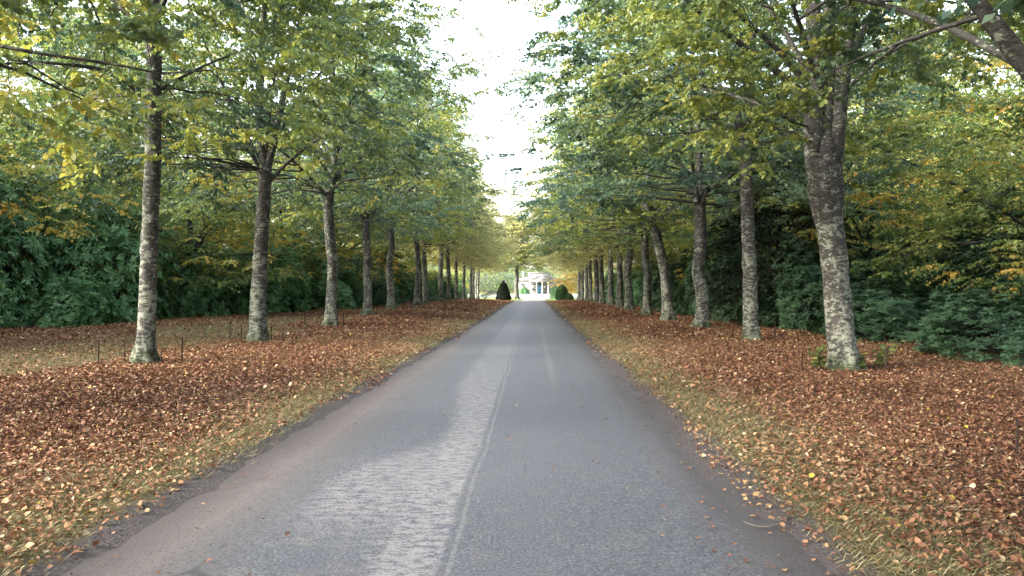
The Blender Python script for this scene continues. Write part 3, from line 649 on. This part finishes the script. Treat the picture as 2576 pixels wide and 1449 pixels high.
# dark conifer
def make_conifer(seed, H=11, zb=1.2):
    rng = np.random.default_rng(seed); P = trunk_path([(0, 0, 0), (.05, 0, 4), (0, .05, 8), (0, 0, H)]); tm = trunk_mesh('trunk', P, .2*(1-.85*P[:, 2]/H), rng, M_BARKD, .3, 14, 2)
    mb = MB(); pos = []; d = []
    for i in range(150):
        z0 = rng.uniform(zb, H-.4); az = rng.uniform(0, 6.28); ln = (4.6*(1-z0/H)**.7+.5)*rng.uniform(.7, 1.1); a = np.array([math.cos(az), math.sin(az), 0])
        s = np.linspace(0, 1, 7); q = np.array([0, 0, z0])+a[None]*ln*s[:, None]+np.array([0, 0, 1])[None]*(.12*s-.34*s**2)[:, None]*ln
        mb.tubes(q, np.linspace(.03, .006, 7), 4, False)
        sd = np.array([-a[1], a[0], 0])
        for t in rng.uniform(.2, 1, int(46*ln/3)):
            p = np.array([np.interp(t, s, q[:, k]) for k in range(3)]); w = rng.choice([-1, 1])*rng.uniform(0, .75)*(1.1-t*.6)
            m_ = 6; pos.append(p+sd*w+a*abs(w)*.4+rng.normal(0, .06, (m_, 3))-[0, 0, .2*abs(w)]); d.append(np.tile(a+sd*np.sign(w)*.7-[0, 0, .4], (m_, 1))+rng.normal(0, .4, (m_, 3)))
    pos = np.concatenate(pos); d = np.concatenate(d); n = len(pos)
    V, Q, k = leaves(pos, d, np.tile([0, 0, 1.], (n, 1))+rng.normal(0, .5, (n, 3)), rng.uniform(.12, .3, n), NEED*np.array([1, 1.5, 1]), DIAM_F)
    return tm, mb.mesh('branches', M_BARKD), mesh_np('crown', V, Q, np.repeat(rng.uniform(0, 1, n), k), M_CONI)
cf = make_conifer(401)
plant_tree(cf, 'conifer', (11.4, 36, ground(11.4, 36)), .4, 1.0, 'dark conifer with drooping flat branches between the right lime trunks', 'tree')
plant_tree(cf, 'conifer', (-13.2, 67, ground(-13, 67)), 2.0, .62, 'small dark conifer in the gap of the left rhododendrons', 'tree')

# rhododendrons
def make_rhodo(seed, n=2600, tone=.4, lm=None):
    rng = np.random.default_rng(seed); lob = rng.normal(0, .14, 6); ph = rng.uniform(0, 6.28, 6)
    def rad(az, el): return 1+sum(lob[k]*np.sin((k+1)*az+ph[k]+2*el) for k in range(6))
    az = rng.uniform(0, 6.28, n); el = np.arcsin(rng.uniform(-.02, 1, n)); depth = 1-np.abs(rng.normal(0, .16, n))
    bump_ = 1+.10*np.sin(5*az+ph[0])*np.sin(6*el+ph[1])+.08*np.sin(9*az+ph[2])*np.sin(9*el)
    r = rad(az, el)*depth*bump_
    o = np.stack([np.cos(az)*np.cos(el), np.sin(az)*np.cos(el), np.sin(el)], 1); C = o*r[:, None]*np.array([3.0, 3.0, 3.6]); C[:, 2] += .12
    # stems from the middle to the outer rosettes
    mb = MB(); ks = rng.choice(n, 140, replace=False); s = np.linspace(0, 1, 6)[None, :, None]
    A = np.stack([rng.normal(0, .35, 140), rng.normal(0, .35, 140), np.full(140, -.1)], 1); Md = (A+C[ks])/2*np.array([.8, .8, 1]); B = (1-s)**2*A[:, None]+2*s*(1-s)*Md[:, None]+s**2*C[ks][:, None]
    mb.tubes(B, np.broadcast_to(np.linspace(.035, .007, 6), (140, 6)), 5, False)
    L = 9; ax = nrm(o*.8+np.array([0, 0, .55])+rng.normal(0, .25, (n, 3)))
    e1 = nrm(np.cross(ax, np.array([.3, .9, .1]))); e2 = np.cross(ax, e1)
    th = np.arange(L)[None]*2.4+rng.uniform(0, 6.28, (n, 1)); op = rng.uniform(.9, 1.5, (n, L))
    ld = np.sin(op)[..., None]*(np.cos(th)[..., None]*e1[:, None]+np.sin(th)[..., None]*e2[:, None])+np.cos(op)[..., None]*ax[:, None]; ld[..., 2] -= .18
    nm = np.broadcast_to(ax[:, None], ld.shape)+rng.normal(0, .2, ld.shape); pos = C[:, None]+ld*.01
    tn = np.clip(tone+rng.normal(0, .13, (n, 1))+rng.normal(0, .12, (n, L)), 0, 1)
    V, Q, k = leaves(np.broadcast_to(pos, ld.shape).reshape(-1, 3), ld.reshape(-1, 3), nm.reshape(-1, 3), rng.uniform(.13, .27, n*L), LANCE, DIAM_F)
    keep = None
    return mb.mesh('branches', M_BARKD), mesh_np('foliage', V, Q, np.repeat(tn.ravel(), k), lm)
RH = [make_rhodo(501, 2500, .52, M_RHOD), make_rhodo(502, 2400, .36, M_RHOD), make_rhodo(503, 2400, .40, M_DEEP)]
def rhodo(v, x_, y_, s, hs, label, group):
    e = empty('rhododendron', (x_, y_, ground(x_, y_)-.08), rng.uniform(0, 6.28), (s, s, hs))
    link('branches', RH[v][0], e); link('foliage', RH[v][1], e); tag(e, label, 'shrub', group)
GB = 'rhododendrons bordering the leaf covered verges'
front = [(-22.8, 30.5, 0, 1.15, 1.75, 'huge bright green rhododendron mound at the left edge'),
    (-19.6, 34.0, 0, .95, 1.45, 'tall green rhododendron between the edge mound and the first straight lime trunk'),
    (-18.8, 30.6, 0, .5, .5, 'small rhododendron spilling on to the leaves below the edge mound'),
    (-17.6, 38.5, 0, .8, .98, 'rhododendron with bright rosettes just behind the first straight lime trunk'),
    (-15.6, 42.5, 0, 1.0, .98, 'broad rhododendron between the first and second lime trunks'),
    (-13.6, 48.5, 1, .95, .82, 'dark rhododendron between the second and third lime trunks on the left'),
    (-13.0, 55.5, 2, .95, .85, 'low dark rhododendron behind the fourth lime trunk on the left'),
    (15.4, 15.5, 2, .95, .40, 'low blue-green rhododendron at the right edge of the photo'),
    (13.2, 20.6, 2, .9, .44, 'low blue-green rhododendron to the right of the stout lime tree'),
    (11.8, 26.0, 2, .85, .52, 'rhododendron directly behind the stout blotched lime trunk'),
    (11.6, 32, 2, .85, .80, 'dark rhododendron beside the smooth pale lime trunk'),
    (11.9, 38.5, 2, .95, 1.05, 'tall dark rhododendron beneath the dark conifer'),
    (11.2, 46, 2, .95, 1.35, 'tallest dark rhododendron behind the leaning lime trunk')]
for x_, y_, v, s, h_, lab in front: rhodo(v, x_, y_, s, h_, lab, GB)
for k, y_ in enumerate(np.arange(65, 122, 6.3)):
    rhodo(int(rng.integers(0, 3)), -12.6+rng.normal(0, .3), y_, rng.uniform(.75, .9), rng.uniform(.6, .85), 'dark rhododendron bush behind the distant left lime trunks', 'distant rhododendrons behind the left lime row')
    rhodo(int(rng.integers(0, 3)), 11.2+rng.normal(0, .3), y_-11, rng.uniform(.8, .95), rng.uniform(.7, 1.1), 'dark rhododendron bush behind the distant right lime trunks', 'distant rhododendrons behind the right lime row')
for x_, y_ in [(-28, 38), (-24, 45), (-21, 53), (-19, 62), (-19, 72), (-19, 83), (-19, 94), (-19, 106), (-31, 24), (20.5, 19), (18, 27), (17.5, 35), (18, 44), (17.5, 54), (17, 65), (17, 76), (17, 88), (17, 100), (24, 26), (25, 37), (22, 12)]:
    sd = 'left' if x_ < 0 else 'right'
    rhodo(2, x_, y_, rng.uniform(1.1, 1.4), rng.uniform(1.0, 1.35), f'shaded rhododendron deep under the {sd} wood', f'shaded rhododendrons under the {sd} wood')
# far wood that closes the view on both sides and behind the house
def far_wood(name, x0, x1, y0, y1, n, h, seed, m_):
    rng = np.random.default_rng(seed); c_ = np.stack([rng.uniform(x0, x1, n), rng.uniform(y0, y1, n)], 1)
    top = h*(1+.22*snoise(c_[:, 0], c_[:, 1], .35, seed)); zz = gz(c_[:, 0], c_[:, 1])+top*rng.uniform(0, 1, n)
    d = rng.normal(0, 1, (n, 3)); d[:, 2] *= .4
    V, Q, k = leaves(np.column_stack([c_, zz]), d, np.tile([0, 0, 1.], (n, 1))+rng.normal(0, .6, (n, 3)), rng.uniform(.3, .65, n), DIAM, DIAM_F)
    tn = np.clip(.36+.14*snoise(c_[:, 0]+zz, c_[:, 1]+zz*.7, .8, seed+1)+rng.normal(0, .12, n), 0, 1)
    kind(link(name, mesh_np(name, V, Q, np.repeat(tn, k), m_)), 'stuff')
far_wood('far_wood', -50, -36, -10, 105, 100000, 17, 1, M_BEECH)
far_wood('far_wood', 34, 48, -5, 105, 120000, 21, 2, M_BEECH)
far_wood('far_wood', -60, 60, 226, 240, 45000, 9, 3, M_LIME)
#@PROPS
# ================================================================== small things on the verges
M_RUST = simple('rusty_iron', (.022, .013, .010), .8, .4, 40)
def stake(Yd, xp, ytop, ybase, label, lean=0):
    X = px(xp, ybase, Yd)[0]; g = ground(X, Yd); h = (ybase-ytop)/FPX*Yd
    mb = MB(); k = rng.normal(0, .012, 2)
    mb.tubes(np.array([(0, 0, -.1), (0, 0, .02), (k[0], k[1], h*.5), (k[0]*.4+lean, 0, h-.03), (k[0]*.4+lean, 0, h)]), [.016, .0155, .0145, .0138, .008], 8)
    mb.tubes(np.array([(k[0]*.4+lean-.012, 0, h*.9), (k[0]*.4+lean+.014, 0, h*.9)]), [.006, .006], 6)
    o = link('iron_stake', mb.mesh('iron_stake', M_RUST, True), None, (X, Yd, g)); tag(o, label, 'stake', 'rusty stakes round the lime trunks')
a = YL[1]; b = YL[2]; c_ = YL[3]; r1 = YR[1]; r2 = YR[2]
for args in [(a-.3, 248, 868, 930, 'rusty stake farthest out to the left of the first straight lime trunk'), (a+.3, 314, 856, 915, 'rusty stake close to the left of the first straight lime trunk'),
    (a-.4, 408, 886, 930, 'short rusty stake close to the right of the first straight lime trunk', .02), (a+.3, 459, 852, 915, 'rusty stake farthest right of the first straight lime trunk'),
    (b-.2, 580, 818, 868, 'thin stake farthest left of the second lime trunk'), (b+.4, 607, 812, 855, 'thin stake just left of the second lime trunk'),
    (b+.3, 683, 818, 858, 'thin stake just right of the second lime trunk'), (b-.1, 713, 822, 862, 'thin stake farthest right of the second lime trunk'),
    (c_, 768, 795, 828, 'thin stake left of the mossy third lime trunk'), (c_, 850, 800, 830, 'thin stake just right of the mossy third lime trunk'), (c_, 864, 797, 826, 'thin stake farthest right of the mossy third lime trunk'),
    (r1-.2, 2018, 902, 945, 'short stake left of the stout lime trunk'), (r1-.4, 2230, 870, 955, 'tall leaning stake right of the stout lime trunk', -.04),
    (r2, 1845, 820, 868, 'thin stake left of the smooth pale lime trunk'), (r2+.3, 1868, 825, 862, 'thin stake close beside the smooth pale lime trunk'), (r2-.3, 1950, 822, 872, 'thin stake right of the smooth pale lime trunk'),
    (8.2, 2556, 1030, 1122, 'thick rusty stake standing alone in leaves at the right edge'),
    (YL[5], 968, 758, 782, 'tiny stake left of the fifth lime trunk on the left'), (YL[5], 1012, 762, 782, 'tiny stake right of the fifth lime trunk on the left')]: stake(*args)
# young shoots at the foot of the stout lime tree
M_SHOOT = leaf_mat('shoot_leaf', [(0, (.06, .10, .03)), (.5, (.12, .15, .045)), (1, (.22, .19, .06))], .35, .5, .3)
def shoots(xp, yb, dy, n, h, label, seed):
    r = np.random.default_rng(seed); Yd = YR[1]+dy; X = px(xp, yb, Yd)[0]; e = empty('basal_shoots', (X, Yd, ground(X, Yd)))
    mb = MB(); pos = []; d = []
    for i in range(n):
        tip = np.array([r.normal(0, .16), r.normal(0, .1), h*r.uniform(.6, 1.05)]); b0 = np.array([r.normal(0, .05), r.normal(0, .04), -.03])
        s = np.linspace(0, 1, 6)[:, None]; q = b0+(tip-b0)*s+np.array([tip[0], tip[1], 0])*.3*(s**2-s); mb.tubes(q, np.linspace(.008, .003, 6), 5)
        for t in np.linspace(.35, 1, 6):
            p = b0+(tip-b0)*t; a_ = r.uniform(0, 6.28); pos.append(p); d.append((math.cos(a_), math.sin(a_)*.7, r.normal(-.1, .25)))
    link('stems', mb.mesh('stems', M_BARKD, True), e); pos = np.array(pos); d = np.array(d); k_ = len(pos)
    V, Q, k = leaves(pos, d, np.tile([0, -.5, 1.], (k_, 1))+r.normal(0, .35, (k_, 3)), r.uniform(.09, .17, k_), HEART, HEART_F)
    link('leaves', mesh_np('leaves', V, Q, np.repeat(r.uniform(.1, .9, k_), k), M_SHOOT), e); tag(e, label, 'shoots', 'young shoots round the stout lime trunk')
shoots(2062, 928, -.35, 9, .62, 'bright yellow-green leafy shoots left of the stout lime trunk', 1)
shoots(2170, 925, -.25, 6, .45, 'sparse leafy shoots hugging the right of the stout lime trunk', 2)
shoots(2215, 915, .1, 8, .66, 'taller pale shoots beside the leaning stake', 3)
# twig on the muddy edge
q = np.array([(x_, y_) for x_, y_ in ((1870, 1308), (1895, 1318), (1925, 1323), (1960, 1322), (1995, 1316))]); pts = []
for x_, y_ in q:
    Yd = EYE*FPX/(y_-HZ); X = px(x_, y_, Yd)[0]; pts.append((X, Yd, ground(X, Yd)+.045))
mb = MB(); pts = np.array(pts); o0 = pts.mean(0); mb.tubes(pts-o0, [.004, .006, .007, .006, .003], 6)
mb.tubes(np.array([pts[3]-o0, pts[3]-o0+[.03, .05, .01], pts[3]-o0+[.07, .08, .012]]), [.004, .003, .002], 5)
tag(link('twig', mb.mesh('twig', simple('dry_twig', (.09, .078, .07), .8), True), None, o0), 'thin curved dry twig lying on the muddy right road edge', 'twig')

# ================================================================== lodge and its garden
M_WALL = simple('white_render', (.16, .157, .150), .8, .15, 3); M_STONE = simple('pale_stone', (.19, .185, .175), .8, .1, 5)
M_SLATE = simple('pale_slate', (.085, .087, .095), .6, .15, 9); M_BLUE = simple('blue_paint', (.022, .085, .135), .4, .08, 6); M_GLASS = simple('dark_glass', (.03, .035, .04), .1, .1, 4, .6)
M_FRAME = simple('white_paint', (.24, .24, .235), .5, .04)
HX, HY = 1.8, 200.0; hz = ground(HX, HY)
H_ = empty('lodge_house', (HX, HY, hz))
tag(H_, 'white lodge with pedimented portico and blue front door at the end of the drive', 'house')
b_ = MB(); b_.box(-6.5, 6.0, 1.6, 9, 0, 3.55); b_.box(-2.45, 2.45, .9, 1.597, 0, 3.1)
link('wall', b_.mesh('wall', M_WALL), H_)
def hip(mb, x0, x1, y0, y1, z0, z1, ins):
    mb.add([(x0, y0, z0), (x1, y0, z0), (x1, y1, z0), (x0, y1, z0), (x0+ins, (y0+y1)/2, z1), (x1-ins, (y0+y1)/2, z1)], [(0, 1, 5, 4), (2, 3, 4, 5), (3, 2, 1, 0)], [(1, 2, 5), (3, 0, 4)])
b_ = MB(); hip(b_, -6.9, 6.4, 1.2, 9.4, 3.56, 4.6, 3.2); ro = link('roof', b_.mesh('roof', M_SLATE), H_)
b_ = MB(); b_.box(-3.0, 3.0, 2.4, 7.5, 3.57, 5.55); b_.box(-3.2, 3.2, 2.2, 7.7, 5.553, 5.72); link('attic', b_.mesh('attic', M_WALL), H_)
b_ = MB(); b_.box(-4.6, -3.9, 5, 5.6, 4.2, 5.9); b_.box(-4.7, -3.8, 4.9, 5.7, 5.903, 6.05); link('chimney', b_.mesh('chimney', M_STONE), ro)
b_ = MB(); b_.box(-2.65, 2.65, -.15, 1.6, 3.103, 3.42); b_.box(-2.75, 2.75, -.25, 1.6, 3.423, 3.55); link('entablature', b_.mesh('entablature', M_STONE), H_)
b_ = MB(); w_, z0, z1 = 2.75, 3.553, 4.72
b_.add([(-w_+.2, -.1, z0), (w_-.2, -.1, z0), (0, -.1, z1-.12), (-w_+.2, 1.6, z0), (w_-.2, 1.6, z0), (0, 1.6, z1-.12)], [(0, 3, 4, 1), (1, 4, 5, 2), (2, 5, 3, 0)], [(0, 1, 2), (5, 4, 3)])
for sg in (-1, 1):
    A = np.array([(sg*w_, z0), (sg*w_, z0+.13), (0, z1+.1), (0, z1-.06)])
    V = [(p[0], y_, p[1]) for y_ in (-.3, 1.6) for p in A]; b_.add(V, [(0, 1, 2, 3), (7, 6, 5, 4), (0, 4, 5, 1), (1, 5, 6, 2), (2, 6, 7, 3), (3, 7, 4, 0)])
link('pediment', b_.mesh('pediment', M_STONE), H_)
for x_ in (-2.3, -.72, .72, 2.3):
    b_ = MB(); s = np.array([(x_, 0, z_) for z_ in (.2, .32, .36, 1.5, 2.8, 2.86, 3.0)]); b_.tubes(s, [.24, .24, .19, .19, .16, .23, .23], 16); b_.box(x_-.26, x_+.26, -.26, .26, 3.0, 3.1); b_.box(x_-.27, x_+.27, -.27, .27, .1, .2)
    link('column', b_.mesh('column', M_STONE, False), H_)
b_ = MB(); b_.box(-2.8, 2.8, -.5, .897, -.1, .1); b_.box(-1.3, 1.3, -.85, -.503, -.1, .02); link('step', b_.mesh('step', M_STONE), H_)
b_ = MB(); b_.box(-.5, .5, .80, .897, .1, 2.45); dr = link('door', b_.mesh('door', M_BLUE), H_)
b_ = MB()
for (z0, z1) in ((.25, 1.0), (1.1, 1.75), (1.85, 2.3)):
    for sg in (-1, 1): b_.box(sg*.26-.17, sg*.26+.17, .775, .797, z0, z1)
link('door_panel', b_.mesh('door_panel', M_BLUE), dr)
b_ = MB(); b_.tubes(np.array([(.38, .79, 1.1), (.38, .74, 1.1), (.38, .72, 1.1)]), [.02, .035, .02], 8); link('handle', b_.mesh('handle', simple('brass', (.5, .35, .1), .3, .05, 4, .5, 1)), dr)
b_ = MB(); b_.box(-.5, .5, .82, .897, 2.5, 2.95); link('fanlight', b_.mesh('fanlight', M_GLASS), H_)
b_ = MB(); b_.box(-.68, -.503, .76, .897, .1, 3.0); b_.box(.503, .68, .76, .897, .1, 3.0); link('door_frame', b_.mesh('door_frame', M_FRAME), H_)
def window(x_, yw, w, z0, z1, arch=False):
    b_ = MB(); b_.box(x_-w/2, x_+w/2, yw-.03, yw-.003, z0, z1); pn = MB()
    if arch:
        th = np.linspace(0, np.pi, 13); A = [(x_+w/2*math.cos(t), z1+w/2*math.sin(t)) for t in th]
        V = [(p[0], yw-.03, p[1]) for p in A]+[(x_, yw-.03, z1)]; b_.add(V, [], [(13, i, i+1) for i in range(12)])
    f = link('window', b_.mesh('window', M_GLASS), H_)
    fr = MB(); t = .07
    for k in np.linspace(-w/2, w/2, 4): fr.box(x_+k-t/2, x_+k+t/2, yw-.08, yw-.033, z0, z1)
    fr.box(x_-w/2-.1, x_+w/2+.1, yw-.1, yw-.004, z0-.1, z0-.003); fr.box(x_-w/2-.06, x_+w/2+.06, yw-.1, yw-.004, z1+.003 if not arch else z1-.03, z1+.08)
    fr.box(x_-w/2, x_+w/2, yw-.082, yw-.034, (z0+z1)/2-.03, (z0+z1)/2+.03)
    link('frame', fr.mesh('frame', M_FRAME), f)
window(-1.5, .9, .9, .95, 2.6); window(1.5, .9, .9, .95, 2.6); window(-4.4, 1.6, 1.1, .9, 2.2, True); window(4.3, 1.6, 1.1, .9, 2.2, True)
# tall bare-trunked lime before the lodge
t140 = make_tree(601, H=15.0, fork=6.2, R0=.36, Rc=6.6, zb=6.4, dip=.8, Nsp=2600, flatc=.7, K=5, L=9, lsize=.18, twl=.9, shape=DIAM, F=DIAM_F, leafm=M_HAZED, barkm=M_BARKD, tone=.4, nl=9, twigs=False, clumps=140)
plant_tree(t140, 'lime_tree', (-2.9, 141, ground(-2.9, 141)), 0, 1, 'tall lime tree on the sunny lawn in front of the lodge', 'tree')
plant_tree(BE[2], 'beech_tree', (9.5, 150, ground(9.5, 150)), 1, .9, 'golden beech on the sunny lawn right of the lodge', 'tree')
plant_tree(BE[1], 'beech_tree', (-17, 150, ground(-17, 150)), 1, 1, 'pale green beech beyond the clipped yew cone', 'tree')
plant_tree(VAR[4], 'lime_tree', (9.0, 131, ground(9, 131)), 1, 1, 'lime tree closing the right row beside the clipped yew dome', 'tree')
plant_tree(VAR[2], 'lime_tree', (-9.5, 130, ground(-9.5, 130)), 2, 1, 'lime tree closing the left row beside the clipped yew cone', 'tree')
# clipped yews
def topiary(name, profile, x_, y_, label, seed, lm=None):
    lm = lm or M_LAWNG
    r = np.random.default_rng(seed); zs, rs = zip(*profile); e = empty(name, (x_, y_, ground(x_, y_)))
    b_ = MB(); P = np.array([(0, 0, z) for z in zs]); b_.tubes(P, np.array(rs)-.05, 24); link('branches', b_.mesh('branches', lm, True), e)
    n = 9000; z = r.uniform(0, zs[-1], n); a_ = r.uniform(0, 6.28, n); rr = np.interp(z, zs, rs)*np.where(r.uniform(0, 1, n) < .12, np.sqrt(r.uniform(0, 1, n)), 1)*(1+.02*np.sin(3*a_))
    o = np.stack([np.cos(a_), np.sin(a_), np.full(n, .25)], 1); pos = np.stack([np.cos(a_)*rr, np.sin(a_)*rr, z], 1)+r.normal(0, .025, (n, 3))
    V, Q, k = leaves(pos, np.stack([-np.sin(a_), np.cos(a_), np.zeros(n)], 1)+r.normal(0, .7, (n, 3)), o+r.normal(0, .4, (n, 3)), r.uniform(.07, .16, n), DIAM, DIAM_F)
    link('foliage', mesh_np('foliage', V, Q, np.repeat(r.uniform(0, 1, n), k), lm), e); tag(e, label, 'topiary')
topiary('clipped_yew', [(0, 1.2), (.35, 1.28), (1.2, 1.02), (2.0, .74), (2.75, .46), (2.8, .1), (2.9, .12), (3.0, .16), (3.1, .1), (3.16, .02)], -4.85, 128, 'dark clipped yew cone with small finial at the end of the left verge', 1)
topiary('clipped_yew', [(0, .9), (.3, 1.02), (1.0, 1.0), (1.7, .8), (2.2, .5), (2.5, .1)], 4.9, 128, 'rounded green yew dome at the end of the right verge', 2, M_YEW)
topiary('clipped_yew', [(0, .6), (.2, .7), (.6, .65), (.9, .4), (1.05, .08)], 6.0, 127, 'small low clipped bush beside the yew dome', 3, M_YEW)
rhodo(0, 4.3, 143, .4, .62, 'leafy green shrub on the lawn beside the yew dome', None)
rhodo(0, -2.2, 196, .55, .5, 'grey-green shrub against the lodge front wall', None)
# stones that mark the mouth of the drive
def stone(x_, y_, s, label, seed):
    r = np.random.default_rng(seed); b_ = MB(); P = np.array([(0, 0, z) for z in np.linspace(-.05, 1, 9)*s]); rr = s*np.sqrt(np.clip(1-np.linspace(-.05, 1, 9)**2, .004, 1))*.9
    b_.tubes(P, rr, 14, True, 1+r.normal(0, .07, (1, 9, 14))); tag(link('stone', b_.mesh('stone', M_STONE, True), None, (x_, y_, ground(x_, y_))), label, 'stone', 'stones at the mouth of the gravel drive')
stone(-2.2, 130, .22, 'low boundary stone on the left lawn corner of the drive', 1); stone(2.35, 130, .22, 'low boundary stone on the right lawn corner of the drive', 2)
# parked car half hidden by the yew cone
C_ = empty('parked_car', (-7.3, 139, ground(-7.3, 139))); tag(C_, 'silver car parked half hidden behind the dark yew cone', 'car')
M_CAR = simple('silver_paint', (.20, .21, .225), .3, .03, 3, .5, .3); M_TYRE = simple('tyre_rubber', (.02, .02, .02), .8, .2)
side = np.array([(-2.1, .32), (-2.12, .75), (-1.3, .92), (2.0, .95), (2.1, .6), (2.05, .32)]); cab = np.array([(-1.05, .93), (-.35, 1.46), (1.35, 1.5), (1.95, .96)])
def extrude(poly, y0, y1, ins=0):
    b_ = MB(); n = len(poly); cx_ = poly[:, 0].mean(); V = [(p[0], y0, p[1]) for p in poly]+[(p[0], y1, p[1]) for p in poly]
    if ins: V = [(v[0], v[1]+(ins if v[1] == y0 else -ins)*(v[2] > 1.2), v[2]) for v in V]
    Q = [(i, (i+1) % n, n+(i+1) % n, n+i) for i in range(n)]; me_t = [(0, i, i+1) for i in range(1, n-1)]+[(n, n+i+1, n+i) for i in range(1, n-1)]
    b_.add(V, Q, me_t); return b_
link('body', extrude(side, -.85, .85).mesh('body', M_CAR), C_)
link('roof', extrude(cab, -.78, .78, .12).mesh('roof', M_CAR), C_)
for a0, a1 in ((-.62, .28), (.36, 1.5)):
    b_ = MB(); b_.add([(a0-.12, -.79, .98), (a1+.1, -.79, .98), (a1-.12, -.71, 1.38), (a0+.22, -.71, 1.38)], [(0, 1, 2, 3)]); wv = np.concatenate(b_.v); b_.add(wv+[0, .012, 0], [(3, 2, 1, 0)]); link('window', b_.mesh('window', M_GLASS), C_)
for wx in (-1.35, 1.3):
    for wy in (-.78, .78):
        b_ = MB(); b_.tubes(np.array([(wx, wy-.1, .32), (wx, wy-.09, .32), (wx, wy+.09, .32), (wx, wy+.1, .32)]), [.27, .32, .32, .27], 20); wl = link('wheel', b_.mesh('wheel', M_TYRE), C_)
        b_ = MB(); b_.tubes(np.array([(wx, wy-.102, .32), (wx, wy-.112, .32)] if wy < 0 else [(wx, wy+.102, .32), (wx, wy+.112, .32)]), [.19, .16], 16); link('rim', b_.mesh('rim', M_CAR), wl)
#@LIGHT
# ================================================================== light, sky, camera
SUN_EL, SUN_AZ = 27.0, 248.0                        # azimuth clockwise from +Y (north): the sun stands to the left, slightly behind
w = bpy.data.worlds.new('World'); sc.world = w; w.use_nodes = True
nt = w.node_tree; nt.nodes.clear(); ow = nt.nodes.new('ShaderNodeOutputWorld'); bg = nt.nodes.new('ShaderNodeBackground')
sk = nt.nodes.new('ShaderNodeTexSky'); sk.sky_type = 'NISHITA'; sk.sun_disc = False; sk.sun_elevation = R(SUN_EL); sk.sun_rotation = R(SUN_AZ)
sk.air_density = 1.0; sk.dust_density = 4.5; sk.ozone_density = .6
hs = nt.nodes.new('ShaderNodeHueSaturation'); hs.inputs['Saturation'].default_value = .55
nt.links.new(sk.outputs[0], hs.inputs['Color']); nt.links.new(hs.outputs[0], bg.inputs[0]); bg.inputs[1].default_value = .15; nt.links.new(bg.outputs[0], ow.inputs[0])
L_ = bpy.data.lights.new('sun', 'SUN'); L_.energy = 1.1; L_.angle = R(14); L_.color = (1, .92, .80)
so = bpy.data.objects.new('sun', L_); COL.objects.link(so)
a_ = R(SUN_AZ); e_ = R(SUN_EL)
from mathutils import Vector
sd = Vector((math.sin(a_)*math.cos(e_), math.cos(a_)*math.cos(e_), math.sin(e_)))
so.rotation_euler = sd.to_track_quat('Z', 'Y').to_euler(); so.location = (-30, -20, 40)
cam = bpy.data.cameras.new('camera'); co = bpy.data.objects.new('camera', cam); COL.objects.link(co); sc.camera = co
cam.sensor_width = 36; cam.lens = 36*FPX/2576; cam.clip_end = 3000; cam.clip_start = .05
co.location = (0, 0, EYE); co.rotation_euler = (R(90)+math.atan((HZ-724.5)/FPX), 0, math.atan((VPX-1288)/FPX))
sc.view_settings.view_transform = 'Standard'; sc.view_settings.look = 'None'; sc.view_settings.exposure = 3.32; sc.view_settings.gamma = 1
sc.cycles.max_bounces = 7; sc.cycles.diffuse_bounces = 5; sc.cycles.glossy_bounces = 2; sc.cycles.transmission_bounces = 5
sc.cycles.caustics_reflective = False; sc.cycles.caustics_refractive = False; sc.cycles.sample_clamp_indirect = 6
sc.cycles.use_denoising = True
